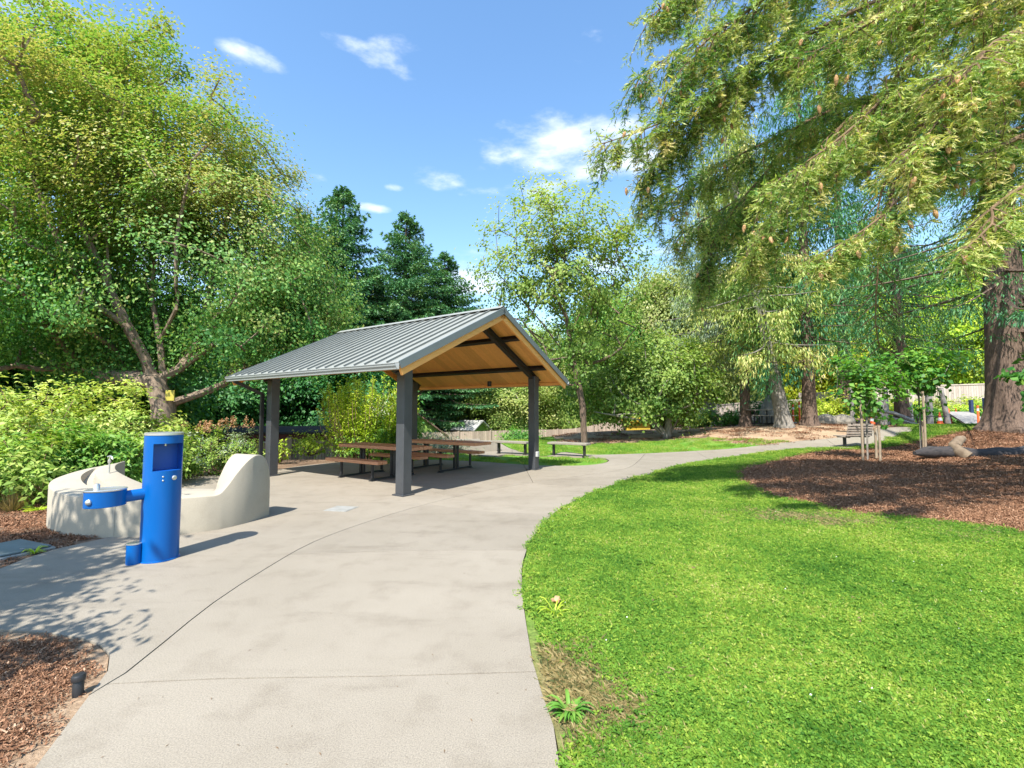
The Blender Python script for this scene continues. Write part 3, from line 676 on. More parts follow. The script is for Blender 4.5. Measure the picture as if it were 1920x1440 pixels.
def scatter(name, pts, scales, kinds, label=None, seed=3):
    col = bpy.data.collections.new(name+'_patches')
    for k in range(4): col.objects.link(patch(name+'_patch', kinds[k%len(kinds)], seed*10+k))
    me = bpy.data.meshes.new(name); me.vertices.add(len(pts)); me.vertices.foreach_set('co', np.asarray(pts, np.float32).ravel())
    a = me.attributes.new('sc', 'FLOAT', 'POINT'); a.data.foreach_set('value', np.asarray(scales, np.float32)); me.update()
    o = link(name, me); o['kind'] = 'stuff'
    ng = bpy.data.node_groups.new(name+'_scatter', 'GeometryNodeTree'); ng.interface.new_socket('Geometry', in_out='INPUT', socket_type='NodeSocketGeometry'); ng.interface.new_socket('Geometry', in_out='OUTPUT', socket_type='NodeSocketGeometry')
    gi = ng.nodes.new('NodeGroupInput'); go = ng.nodes.new('NodeGroupOutput'); ip = ng.nodes.new('GeometryNodeInstanceOnPoints'); ci = ng.nodes.new('GeometryNodeCollectionInfo')
    ci.inputs['Collection'].default_value = col; ci.inputs['Separate Children'].default_value = True; ci.inputs['Reset Children'].default_value = True; ip.inputs['Pick Instance'].default_value = True
    rv = ng.nodes.new('FunctionNodeRandomValue'); rv.data_type = 'FLOAT_VECTOR'; rv.inputs[0].default_value = (-.08,-.08,0); rv.inputs[1].default_value = (.08,.08,6.28)
    na = ng.nodes.new('GeometryNodeInputNamedAttribute'); na.data_type = 'FLOAT'; na.inputs['Name'].default_value = 'sc'
    k = ng.links.new; k(gi.outputs[0], ip.inputs['Points']); k(ci.outputs[0], ip.inputs['Instance']); k(rv.outputs[0], ip.inputs['Rotation']); k(na.outputs[0], ip.inputs['Scale']); k(ip.outputs[0], go.inputs[0])
    md = o.modifiers.new('scatter', 'NODES'); md.node_group = ng; return o
def fill(poly, lo, hi, n, excl=(), depth_pow=1.0, rn=RN, y0=.3, fov=1.35):
    """points in the polygon, denser near the viewer"""
    P = []
    Y = lo+(hi-lo)*rn.random(n*3)**1.9; X = (rn.random(n*3)*2-1)*(Y*1.25+.6)
    k = inside(X, Y, poly)
    for e in excl: k &= ~inside(X, Y, e)
    X = X[k][:n]; Y = Y[k][:n]; return np.stack([X, Y, H(X, Y)-.022], 1)
def pdist(X, Y, poly):
    A_ = np.array(poly); B_ = np.roll(A_, -1, 0); d = np.full(len(X), 1e9)
    for a, b in zip(A_, B_):
        ab = b-a; t = np.clip(((X-a[0])*ab[0]+(Y-a[1])*ab[1])/(ab@ab+1e-9), 0, 1); d = np.minimum(d, np.hypot(X-a[0]-t*ab[0], Y-a[1]-t*ab[1]))
    return d
gpnt = fill(lawn_poly, 1.2, 24, 34000, excl=(mulch, plaza))
gpnt = gpnt[pdist(gpnt[:,0], gpnt[:,1], plaza) > .09+.08*RN.random(len(gpnt))]
dk = np.ones(len(gpnt), bool)
for x, y, rx, ry, am in DRY: dk &= ~((am*np.exp(-(((gpnt[:,0]-x)/rx)**2+((gpnt[:,1]-y)/ry)**2)) > .5) & (RN.random(len(gpnt)) < .93)); dk &= ~((am*np.exp(-(((gpnt[:,0]-x)/rx)**2+((gpnt[:,1]-y)/ry)**2)) > .2) & (RN.random(len(gpnt)) < .55))
gpnt = gpnt[dk]
M['drygrass'] = leafmat('dry_grass_blade', [(0,(.10,.13,.05)),(.5,(.30,.24,.10)),(1,(.48,.38,.19))])
dp_ = []
for (u_, v_, a_, b_, n_) in ((1500,968,1.3,.32,260),(1410,930,.6,.2,70),(1620,976,1.0,.28,150),(1750,990,1.0,.22,120),(1870,1008,.8,.2,90),(1010,1000,.15,.4,25),(1000,1075,.08,.3,25),(1050,1240,.12,.3,45),(1105,1320,.3,.3,110),(1000,1140,.07,.3,20),(1380,838,1.2,.5,90)):
    gx0, gy0 = G(u_, v_)
    for _i in range(n_): dp_.append((gx0+RN.normal()*a_*.6, gy0+RN.normal()*b_*.7))
dp_ = np.array(dp_); dp_ = dp_[(inside(dp_[:,0], dp_[:,1], lawn_poly)) & (pdist(dp_[:,0], dp_[:,1], plaza) > .17) & ~inside(dp_[:,0], dp_[:,1], mulch)]
scatter('dry_grass', np.c_[dp_, H(dp_[:,0], dp_[:,1])-.02], .9+.5*RN.random(len(dp_)), ['straw'], seed=21)
scatter('grass', gpnt, (.8+.5*RN.random(len(gpnt)))*(1+gpnt[:,1]*.05), ['clover','grass','clover','clover'])
g2 = fill(strip, 12, 18, 500); g3 = fill(midl, 14, 32, 2500); g2 = np.vstack([g2, g3]); scatter('grass', g2, 1.3+1.2*RN.random(len(g2)), ['grass'], seed=5)
mpnt = fill(mulch, 5, 22, 13000); mpnt[:,2] += .02; scatter('mulch_chips', mpnt, (.75+.6*RN.random(len(mpnt)))*(.8+mpnt[:,1]*.05), ['chip'], seed=6)
mb_ = np.stack([-7+6.3*RN.random(5000), .2+3.9*RN.random(5000)], 1); mb_ = mb_[inside(mb_[:,0], mb_[:,1], lb)]; mb_ = mb_[pdist(mb_[:,0], mb_[:,1], lb) > .10]; mb_ = np.c_[mb_, np.full(len(mb_), -.012)]; scatter('mulch_chips', mb_[:2600], .55+.45*RN.random(min(2600, len(mb_))), ['chip'], seed=7)
sb_ = np.stack([-14+9*RN.random(6000), 3.5+5.5*RN.random(6000)], 1); sb_ = sb_[inside(sb_[:,0], sb_[:,1], ls)][:1300]; sb_ = sb_[pdist(sb_[:,0], sb_[:,1], ls) > .12]; sb_ = np.c_[sb_, np.full(len(sb_), -.012)]; scatter('leaf_litter', sb_, .9+.8*RN.random(len(sb_)), ['chip'], seed=8)
cp_ = fill(chipsp, 16, 30, 900); bk_ = fill(bank, 16, 34, 900); scatter('wood_chips', bk_, 2+1.5*RN.random(len(bk_)), ['chip'], seed=12)
scatter('wood_chips', cp_, 2+1.5*RN.random(len(cp_)), ['chip'], seed=9)

# ------------------------------------------------------------ picnic shelter
TH = radians(145.6)
pv = empty('picnic_shelter', (-2.675, 12.22, 0), TH, 'open picnic shelter with grey standing-seam gable roof on four charcoal steel columns', 'picnic shelter')
CX, ZE, RISE, OX, OY = 2.35, 2.43, 1.50, .66, .75          # half span, eave top height, rise to the ridge, overhangs
HW = CX+OY; SLP = RISE/HW; LN = sqrt(HW*HW+RISE*RISE); ZR = ZE+RISE
ZE0 = ZE
for sx in (-1, 1):
    for sy in (-1, 1):
        c = MB().box((0,0,1.27), (.215,.215,2.54), 0, .008).build('column', M['steel'], pv, False, (sx*CX, sy*CX, 0))
        b = MB().box((0,0,.012), (.30,.30,.024), 0, .003).build('base_plate', M['steel'], c)
def slope_pt(s, q, x, drop=0):      # s side (+1 near the seat wall), q 0 at ridge .. 1 at eave, drop below the roof plane
    return (x, s*HW*q, ZR-RISE*q-drop)
nb_ = 20; pw = (2*(CX+OX))/nb_
for s in (-1, 1):
    for i in range(nb_):
        x0 = -CX-OX+i*pw; x1 = x0+pw
        a, b, c, d = slope_pt(s,.004,x0+.002), slope_pt(s,1,x0+.002), slope_pt(s,1,x1-.002), slope_pt(s,.004,x1-.002)
        lo_ = [(p[0], p[1], p[2]-.006) for p in (a,b,c,d)]
        mb = MB().add([a,b,c,d]+lo_, [(0,1,2,3),(7,6,5,4),(0,4,5,1),(1,5,6,2),(2,6,7,3),(3,7,4,0)] if s < 0 else [(3,2,1,0),(4,5,6,7),(1,5,4,0),(2,6,5,1),(3,7,6,2),(0,4,7,3)])
        mb.build('roof_panel', M['roofmetal'], pv)
        if i > 0:
            mb = MB(); up = Vector((0, s*RISE, HW)).normalized(); p0 = Vector(slope_pt(s,.01,x0)); p1 = Vector(slope_pt(s,1.0,x0)); mb.beam(p0+up*.017, p1+up*.017, .014, .034, up); mb.beam(p0+up*.036, p1+up*.036, .022, .006, up); mb.build('roof_seam', M['roofmetal'], pv)
    # decking boards seen from below, rake and eave timbers
    nbd = 44; w = 2*(CX+OX-.03)/nbd; nrm = Vector((0, s*RISE, HW)).normalized()
    base = None
    for i in range(nbd):
        x = -CX-OX+.03+w*(i+.5)
        if base is None:
            mb = MB(); p0 = Vector(slope_pt(s,.006,0))-nrm*.035; p1 = Vector(slope_pt(s,.985,0))-nrm*.035; mb.beam(p0, p1, w-.004, .05, nrm); bo = mb.build('ceiling_board', M['soffit'], pv); bo.location.x = x; base = bo
        else:
            bo = base.copy(); C.objects.link(bo); bo.location.x = x
    for q, zz in ((.30,0),(.72,0)):                           # purlins
        p = Vector(slope_pt(s,q,0))-nrm*.16; mb = MB(); mb.beam((-CX-OX+.12,p.y,p.z),(CX+OX-.12,p.y,p.z), .10, .012, nrm)
        pp = p+nrm*.095; mb.beam((-CX-OX+.12,pp.y,pp.z),(CX+OX-.12,pp.y,pp.z), .10, .012, nrm); pm = p+nrm*.0475; mb.beam((-CX-OX+.12,pm.y,pm.z),(CX+OX-.12,pm.y,pm.z), .012, .083, nrm); mb.build('purlin', M['rafter'], pv)
    for x in (-CX, CX):                                       # rafters: steel I-beams from the ridge past the column
        p0 = Vector(slope_pt(s,.012,x))-nrm*.255; p1 = Vector(slope_pt(s,.885,x))-nrm*.255; mb = MB()
        mb.beam(p0-nrm*.078, p1-nrm*.078, .11, .012, nrm); mb.beam(p0+nrm*.078, p1+nrm*.078, .11, .012, nrm); mb.beam(p0, p1, .012, .144, nrm); mb.build('rafter', M['rafter'], pv)
    for x in (-CX-OX, CX+OX):
        sgn = -1 if x < 0 else 1
        p0 = Vector(slope_pt(s,.0,x+sgn*.012)); p1 = Vector(slope_pt(s,1.0,x+sgn*.012)); mb = MB(); mb.beam(p0-nrm*.045+Vector((sgn*.003,0,0)), p1-nrm*.045+Vector((sgn*.003,0,0)), .024, .135, nrm); mb.build('rake_trim', M['rakemetal'], pv)
        mb = MB(); mb.beam(p0-nrm*.155+Vector((-sgn*.05,0,0)), p1-nrm*.155+Vector((-sgn*.05,0,0)), .045, .17, nrm); mb.build('fascia_board', M['soffit'], pv)
    # gutter
    e = slope_pt(s,1,0); mb = MB(); prof = [(0,0),(0,-.11),(.07,-.11),(.075,-.085),(.10,-.05),(.105,-.015),(.115,-.012),(.115,0),(.098,-.004),(.09,-.045),(.065,-.08),(.062,-.1),(.01,-.1),(.01,0)]
    vs = []
    for x in (-CX-OX-.005, CX+OX+.005): vs += [(x, s*(HW-.012+a_), e[2]-.012+b_) for a_, b_ in prof]
    k = len(prof); fs = [(i, (i+1)%k, k+(i+1)%k, k+i) for i in range(k)]+[tuple(range(k)), tuple(range(2*k-1, k-1, -1))]
    g_ = mb.add(vs, fs); g_ = mb.build('gutter', M['trim'], pv)
    mb = MB().box((0, s*(HW-.075), e[2]-.075), (2*(CX+OX-.04), .04, .08)); mb.build('fascia_board', M['soffit'], pv)
    # downspout at the far column
    ds = MB(); xd = CX+.34
    ds.beam((xd, s*(HW+.04), ZE-.12), (xd-.12, s*(CX+.16), ZE-.42), .055, .075); ds.beam((xd-.12, s*(CX+.16), ZE-.40), (xd-.12, s*(CX+.16), .03), .06, .08, (0,1,0)); ds.build('downspout', M['blacksteel'], pv)
mb = MB(); rl = CX+OX+.01
mb.add([(-rl,-.13,ZR-.13*SLP+.05),(-rl,0,ZR+.058),(-rl,.13,ZR-.13*SLP+.05),(rl,-.13,ZR-.13*SLP+.05),(rl,0,ZR+.058),(rl,.13,ZR-.13*SLP+.05)], [(0,1,4,3),(1,2,5,4)]); rc = mb.build('ridge_cap', M['roofmetal'], pv); sm_ = rc.modifiers.new('thick', 'SOLIDIFY'); sm_.thickness = .008
MB().box((-CX,0,ZR-.33), (.02,.36,.2)).build('ridge_plate', M['rafter'], pv); MB().box((CX,0,ZR-.33), (.02,.36,.2)).build('ridge_plate', M['rafter'], pv)
MB().box((0,0,0), (.10,.10,.16), 0, .01).build('light_fixture', M['blacksteel'], pv, False, (-.6,-CX-.3,ZE-.02))
MB().box((0,0,0), (.07,.10,.14), 0, .008).build('outlet_box', simple('grey_box', (.45,.45,.43)), pv, False, (-CX-.13,-CX+.02,.42))

# ------------------------------------------------------------ picnic tables
def picnic_table(loc, rz, label):
    t = empty('picnic_table', loc, rz, label, 'picnic table', 'picnic tables under the shelter')
    w = MB().box((0,0,0), (2.5,.138,.075), 0, .006).me(M['tablewood'], name='plank')
    for i in range(5): link('tabletop_plank', w, None, t, (.22, -.29+i*.145, .735))
    bw = MB().box((0,0,0), (1.86,.138,.07), 0, .006).me(M['tablewood'], name='plank')
    for s in (-1, 1):
        for k in (0, 1): link('bench_plank', bw, None, t, (0, s*.66+(k-.5)*.145, .435))
    for x in (-.55, .55):
        f = MB(); q = .05
        f.box((x,0,.035), (q,1.30+q,.04), 0, .003)
        for s in (-1, 1): f.box((x, s*.62, .235), (q,q,.345), 0, .003); f.box((x, s*.66, .396), (.06,.26,.02))
        for s in (-1, 1): f.box((x+s*.055, 0, .37), (q,.06,.655), 0, .003); 
        f.box((x,0,.70), (.06,.66,.014)); f.build('leg_frame', M['blacksteel'], t)
        for s in (-1, 1): MB().box((x, s*.62, .008), (.13,.11,.014)).build('foot_plate', M['blacksteel'], t)
    return t
picnic_table((-3.30, 11.52, 0), radians(-33), 'red-brown wood picnic table nearest the concrete seat wall, under the left half of the shelter')
picnic_table((-1.98, 13.02, 0), radians(-33), 'red-brown wood picnic table farther back under the shelter, beside the grass strip')

# ------------------------------------------------------------ blue drinking fountain with bottle filler
FX = (-3.83, 5.16, 0); fr = radians(51.9)
ft = empty('drinking_fountain', FX, fr, 'bright blue drinking fountain pedestal with bottle niche, side bowl and low pet bowl', 'drinking fountain')
R0, HT = .175, 1.335; z0, z1 = .955, 1.245
angs = [-46+i*8.5 for i in range(13)]; allang = angs+[a for a in range(64, 312, 8)]
zs = [0, .3, .6, z0, z1, HT]; mb = MB(); n = len(allang)
def cp(a, z, r=R0): a = radians(a-90); return (r*cos(a), r*sin(a), z)
mb.v = [cp(a, z) for z in zs for a in allang]
for k in range(len(zs)-1):
    for i in range(n):
        if k == 3 and i < 12: continue
        mb.f.append((k*n+i, k*n+(i+1)%n, (k+1)*n+(i+1)%n, (k+1)*n+i))
mb.f.append(tuple((len(zs)-1)*n+i for i in range(n)))
mb.build('pedestal', M['blue'], ft, True)
xb = R0*sin(radians(56)); yb = -R0*cos(radians(56)); xa = -R0*sin(radians(46)); ya = -R0*cos(radians(46)); nb2 = MB(); k0 = 0
yd = .06
nb2.add([(xa,ya,z0),(xa,ya,z1),(xa,yd,z1),(xa,yd,z0)], [(0,1,2,3)]).add([(xb,yb,z0),(xb,yb,z1),(xb,yd,z1),(xb,yd,z0)], [(3,2,1,0)]).add([(xa,yd,z0),(xb,yd,z0),(xb,yd,z1),(xa,yd,z1)], [(0,1,2,3)])
for z in (z0, z1):
    arc = [cp(a, z) for a in angs]+[(xb,yd,z),(xa,yd,z)]; nb2.add(arc, [tuple(range(len(arc)))])
nb2.build('bottle_niche', M['bluedark'], ft)
MB().tube([(0,-.05,z1-.002),(0,-.05,z1-.03)], .012, 10).build('filler_spout', M['stainless'], ft, True)
MB().lathe([(R0+.004,0),(R0+.004,.022),(R0-.01,.028),(.02,.034)], (0,0,HT), 40).build('top_cap', M['stainless'], ft, True)
def onface(a, z, r=R0):
    a = radians(a-90); return (r*cos(a), r*sin(a), z), radians(0)+a
def button(a, z, r, d, name, m):
    (x, y, zz), an = onface(a, z); o = MB().lathe([(r,0),(r,d*.5),(r*.8,d),(r*.3,d*1.15)], (0,0,0), 16).build(name, m, ft, True, (x, y, zz)); o.rotation_euler = (0, pi/2, an); return o
button(20, .875, .026, .012, 'push_button', M['stainless']); button(-14, .895, .009, .004, 'rivet', M['stainless']); button(-14, .855, .009, .004, 'rivet', M['stainless'])
MB().tube([(-R0+.03,0,.715),(-.40,0,.705)], .060, 20).build('arm', M['blue'], ft, True)
bw = MB(); bw.lathe([(.162,0),(.17,.004),(.17,.155),(.165,.155),(.03,.152)], (-.475,0,.635), 40, 1, .8); bw.build('bowl', M['blue'], ft, True)
rim = MB(); rim.lathe([(.172,.0),(.176,.012),(.166,.018),(.135,.008),(.07,-.004),(.01,-.006)], (-.475,0,.792), 40, 1, .8); rim.build('bowl_rim', M['stainless'], ft, True)
bb = MB(); bb.lathe([(.026,0),(.026,.05),(.018,.062),(.018,.068),(.012,.072)], (-.55,-.02,.80), 16); bb.tube([(-.55,-.02,.855),(-.525,-.02,.86)], .009, 8); bb.build('bubbler', M['stainless'], ft, True)
pb = MB().lathe([(.028,0),(.028,.012),(.02,.02),(.004,.022)], (0,0,0), 16).build('push_button', M['stainless'], ft, True, (-.615,-.075,.70)); pb.rotation_euler = (0, -pi/2, radians(35))
pt_ = MB(); pt_.lathe([(.066,0),(.068,.01),(.068,.205),(.062,.21),(.06,.18),(.01,.205)], (-.222,0,0), 28); pt_.build('pet_bowl', M['blue'], ft, True)
MB().lathe([(.0705,0),(.0705,.008),(.062,.01)], (-.222,0,.205), 28).build('pet_bowl_rim', M['stainless'], ft, True)
MB().box((R0*.985,.05,.35), (.012,.12,.45)).build('access_panel', M['blue'], ft)
MB().lathe([(R0+.012,0),(R0+.012,.01),(R0,.014)], (0,0,0), 36).build('base_flange', M['blue'], ft, True)

# ------------------------------------------------------------ curved concrete seat wall
ST = [  # outer base, inner base, top outer, top inner, groove depth
 ((-7.02,8.40),(-6.93,8.42),.66,.70,0), ((-7.08,7.85),(-6.66,7.92),.64,.70,.0), ((-6.96,7.28),(-6.33,7.52),.60,.66,.10), ((-6.68,6.80),(-5.98,7.28),.57,.60,.12), ((-6.2,6.36),(-5.66,7.12),.53,.54,.12),
 ((-5.6,6.08),(-5.33,6.98),.49,.49,.10), ((-5.05,6.01),(-4.98,6.94),.47,.47,0), ((-4.7,6.03),(-4.72,6.92),.465,.465,0), ((-4.4,6.10),(-4.5,6.90),.465,.465,0), ((-4.12,6.24),(-4.34,6.88),.465,.465,0), ((-3.97,6.37),(-4.31,6.86),.468,.468,0),
 ((-3.905,6.47),(-4.30,6.88),.57,.57,0), ((-3.85,6.58),(-4.27,6.93),.72,.72,0), ((-3.80,6.72),(-4.24,7.0),.86,.86,0), ((-3.77,6.86),(-4.22,7.09),.935,.935,0), ((-3.755,6.98),(-4.21,7.18),.945,.945,0), ((-3.745,7.09),(-4.2,7.27),.91,.91,0), ((-3.74,7.18),(-4.19,7.34),.83,.83,0), ((-3.737,7.24),(-4.19,7.39),.70,.70,0), ((-3.735,7.27),(-4.19,7.41),.5,.5,0)]
def interp(rows, per):
    A_ = np.array([[*r[0], *r[1], r[2], r[3], r[4]] for r in rows]); o_ = []; n = len(A_)
    for i in range(n-1):
        p0, p1, p2, p3 = A_[max(i-1,0)], A_[i], A_[i+1], A_[min(i+2,n-1)]
        for j in range(per):
            t = j/per; q_ = .5*((2*p1)+(-p0+p2)*t+(2*p0-5*p1+4*p2-p3)*t*t+(-p0+3*p1-3*p2+p3)*t**3)
            if .46 < p1[4] < .8 and i > 8: q_[4:6] = p1[4:6]*(1-t)+p2[4:6]*t
            o_.append(q_)
    o_.append(A_[-1]); return np.array(o_)
def wall_section(rows, name, parent):
    R_ = interp(rows, 5); mb = MB(); K = 12
    for r in R_:
        o_ = np.array(r[:2]); i_ = np.array(r[2:4]); w = np.linalg.norm(i_-o_); d = (i_-o_)/max(w, 1e-6); c = min(.018, w*.2); zo, zi, g = r[4], r[5], max(0, r[6])
        def pt(f, z): q = o_+d*f; return (q[0], q[1], z)
        zl = lambda f: zo+(zi-zo)*f/w
        g0, g1 = w*.40, w*.62
        mb.v += [pt(0,-.05), pt(0,zo-c), pt(c*.3,zo-c*.3), pt(c,zo), pt(g0,zl(g0)), pt(g0+.03*w,zl(g0)-g), pt(g1-.03*w,zl(g1)-g), pt(g1,zl(g1)), pt(w-c,zi), pt(w-c*.3,zi-c*.3), pt(w,zi-c), pt(w,-.05)]
    n = len(R_)
    for a in range(n-1):
        for b in range(K): mb.f.append((a*K+b, (a+1)*K+b, (a+1)*K+(b+1)%K, a*K+(b+1)%K))
    mb.f.append(tuple(range(K))); mb.f.append(tuple(range(n*K-1, (n-1)*K-1, -1)))
    o = mb.build(name, M['wallconcrete'], parent, True); return o
sw = empty('seat_wall', (0,0,0), 0, 'low curving pale concrete seat wall with a rounded raised fin at one end and a grooved basin at the other', 'seat wall')
wall_section(ST[:7], 'basin_section', sw); s2 = [list(r) for r in ST[6:]]; s2[0] = ((-5.046,6.01),(-4.976,6.94),.47,.47,0); wall_section(s2, 'seat_section', sw)
fa = MB(); fa.tube([(0,0,.4),(0,0,.86),(0,0,.9),(.03,-.02,.93),(.08,-.05,.93),(.10,-.06,.90)], [.014,.012,.012,.014,.014,.012], 10); fa.lathe([(.02,0),(.024,.01),(.02,.05)], (0,0,.84), 12); fa.tube([(-.05,.02,.93),(.03,-.01,.95)], .009, 6); fa.build('water_spout', M['stainless'], sw, True, (-6.28,7.33,-.05))

# ------------------------------------------------------------ small near things
def box_lid():
    t = empty('valve_box', (*G(20,1032), -.02), radians(-22), 'grey-green plastic valve box lid set in the bare soil at the left edge', 'valve box')
    MB().box((0,0,.015), (.74,.50,.05), 0, .012).build('rim', M['rimgrey'], t)
    MB().box((0,0,.052), (.68,.44,.022), 0, .008).build('lid', M['lidgrey'], t); MB().box((.25,0,.066), (.07,.03,.008)).build('handle', M['rimgrey'], t); return t
box_lid()
dp = empty('floor_hatch', (*G(640,954), .0), radians(-12), 'small square steel-framed floor hatch set flush in the plaza concrete', 'floor hatch')
MB().box((0,0,.001), (.40,.40,.006)).build('frame', M['rimgrey'], dp); MB().box((0,0,.004), (.36,.36,.006)).build('plate', M['rimgrey'], dp)
pl = G(156,1300); bl = empty('path_light', (pl[0]-.03, pl[1], -.01), 0, 'short black round path light standing in the wood chips at the edge of the slab', 'path light')
MB().lathe([(.026,-.03),(.026,.085),(.022,.09)], (0,0,0), 16).build('post', M['blacksteel'], bl, True); MB().lathe([(.033,0),(.034,.02),(.028,.03),(.01,.032)], (0,0,.085), 18).build('cap', M['blacksteel'], bl, True)
wp = G(1068,1335); 
def rosette(loc, label, n, ln, wd, m, name, cat, rise=.5):
    t = MB(); T = []
    for i in range(n):
        a = i*2.4+random.random()*.4; l = ln*(.5+.6*random.random()); up = rise*(.3+.9*random.random()); k0 = len(t.v); dx, dy = cos(a), sin(a)
        segs = 4
        for j in range(segs+1):
            s_ = j/segs; w = wd*sin(pi*min(1, .12+s_*.86))*.5; x = l*s_; z = l*up*sin(s_*pi*.75); t.v += [(dx*x-dy*w, dy*x+dx*w, z+.004), (dx*x, dy*x, z-.004+.004), (dx*x+dy*w, dy*x-dx*w, z+.004)]
        for j in range(segs):
            q = k0+j*3; t.f += [(q,q+1,q+4,q+3),(q+1,q+2,q+5,q+4)]
        T += [.35+random.random()*.5]*((segs+1)*3)
    me = t.me(m, True, name); at_ = me.attributes.new('tint', 'FLOAT', 'POINT'); at_.data.foreach_set('value', np.array(T, np.float32)); o = link(name, me, None, None, loc); return tag(o, label, cat)
rosette((wp[0],wp[1],-.02), 'broad-leaved green weed growing in the bare patch at the path edge', 60, .13, .022, M['green'], 'weed', 'weed')
ol = G(1042,1137); rosette((ol[0],ol[1],.03), 'curled orange-brown dead leaf lying on the clover lawn', 5, .06, .045, M['orange_flower'], 'dead_leaf', 'dead leaf', .6)
dt = G(1040,1150); rosette((dt[0],dt[1],-.02), 'yellow-green tuft of coarse grass beside the dead leaf', 26, .15, .012, M['lime'], 'grass_tuft', 'grass tuft', .8)
# clover flower heads
fl = MB(); ff = fill(lawn_poly, 2.6, 9, 75, excl=(mulch,)); 
for x, y, z in ff: fl.lathe([(.002,0),(.006,.003),(.007,.008),(.003,.012)], (x, y, z+.035), 6)
o = fl.build('clover_flowers', M['white'], None, True); o['kind'] = 'stuff'
lf = MB()
for x, y, z in fill(lawn_poly, 3.6, 14, 45, excl=(mulch,)):
    a = random.random()*6.28; l = .012+random.random()*.012; lf.add([(x,y,z+.05),(x+cos(a)*l-sin(a)*l*.5,y+sin(a)*l+cos(a)*l*.5,z+.06),(x+cos(a)*l*2,y+sin(a)*l*2,z+.052),(x+cos(a)*l+sin(a)*l*.5,y+sin(a)*l-cos(a)*l*.5,z+.045)], [(0,1,2,3)])
o = lf.build('fallen_leaves', M['twig'], None); o['kind'] = 'stuff'
# litter: tiny leaves and twigs on the slabs
lt = MB()
for i in range(160):
    y = 2.2+9*random.random()**1.5; x = -y*1.0+random.random()*y*1.1
    if inside(np.array([x]), np.array([y]), plaza)[0]:
        a = random.random()*6.28; l = .006+random.random()*.012; lt.add([(x,y,.003),(x+cos(a)*l,y+sin(a)*l,.005),(x+cos(a)*l*1.6-sin(a)*l*.5,y+sin(a)*l*1.6+cos(a)*l*.5,.004)], [(0,1,2)])
o = lt.build('leaf_litter', M['twig'], None); o['kind'] = 'stuff'

# backless benches on the far strip
def plain_bench(p0, p1, label):
    c = ((p0[0]+p1[0])/2, (p0[1]+p1[1])/2); l = np.hypot(p1[0]-p0[0], p1[1]-p0[1]); t = empty('backless_bench', (c[0], c[1], float(H(*c))), math.atan2(p1[1]-p0[1], p1[0]-p0[0]), label, 'bench', 'backless benches by the path')
    for k in range(3): MB().box((0, (k-1)*.145, .44), (l,.135,.07), 0, .006).build('seat_plank', M['slatpale'], t)
    for s in (-1, 1):
        lg = MB(); lg.box((s*(l/2-.16),0,.21), (.06,.12,.39)); lg.box((s*(l/2-.16),0,.395), (.06,.38,.02)); lg.box((s*(l/2-.16),0,.01), (.12,.16,.02)); lg.build('leg', M['blacksteel'], t)
plain_bench(G(929,850), G(992,853), 'pale backless bench seen between the picnic tables and the shelter column'); plain_bench(G(1031,853), G(1104,857), 'pale backless bench just right of the shelter column beside the path')
for u0, v0, u1, lab in ((905,848,945,'low pale stone block bench half hidden behind the farther picnic table'),(872,843,905,'second low pale stone block beyond the picnic table end')):
    g0 = G(u0, v0); t = MB(); t.box((0,0,.19), (1.1,.42,.40), 0, .02); t.box((.1,0,.41), (1.1,.44,.06), 0, .01); t.build('stone_block', M['slatpale'], None, False, (g0[0], g0[1]+.4, float(H(g0[0], g0[1]+.4))), (0,0,.15)); tag(bpy.context.scene.collection.objects[-1], lab, 'stone block')

# park bench seen from behind
bc = onground(1607, 17.6)
bt = empty('park_bench', bc, radians(16), 'weathered wood park bench with slatted back and dark steel legs facing away beside the path', 'park bench')
for i in range(5): MB().box((0, .0-i*.0, 0), (1.25,.035,.085), 0, .004).build('back_slat', M['benchwood'], bt, False, (0, -.02-.018*i, .50+.095*i), (radians(-12),0,0))
for i in range(5): MB().box((0,0,0), (1.25,.085,.035), 0, .004).build('seat_slat', M['benchwood'], bt, False, (0, .08+.1*i, .44+.006*i))
for s in (-1, 1):
    lg = MB(); x = s*.45; lg.box((x,.2,.21), (.07,.09,.42)); lg.box((x,.24,.415), (.06,.5,.03)); lg.beam((x,.03,.42),(x,-.11,.96), .05, .03, (0,1,0)); lg.build('leg', M['blacksteel'], bt); MB().box((x,.2,.02), (.34,.34,.05), 0, .01).build('footing', M['slatpale'], bt)
    MB().box((x*1.28,.2,.64), (.05,.42,.03), 0, .005).build('arm_rest', M['blacksteel'], bt)
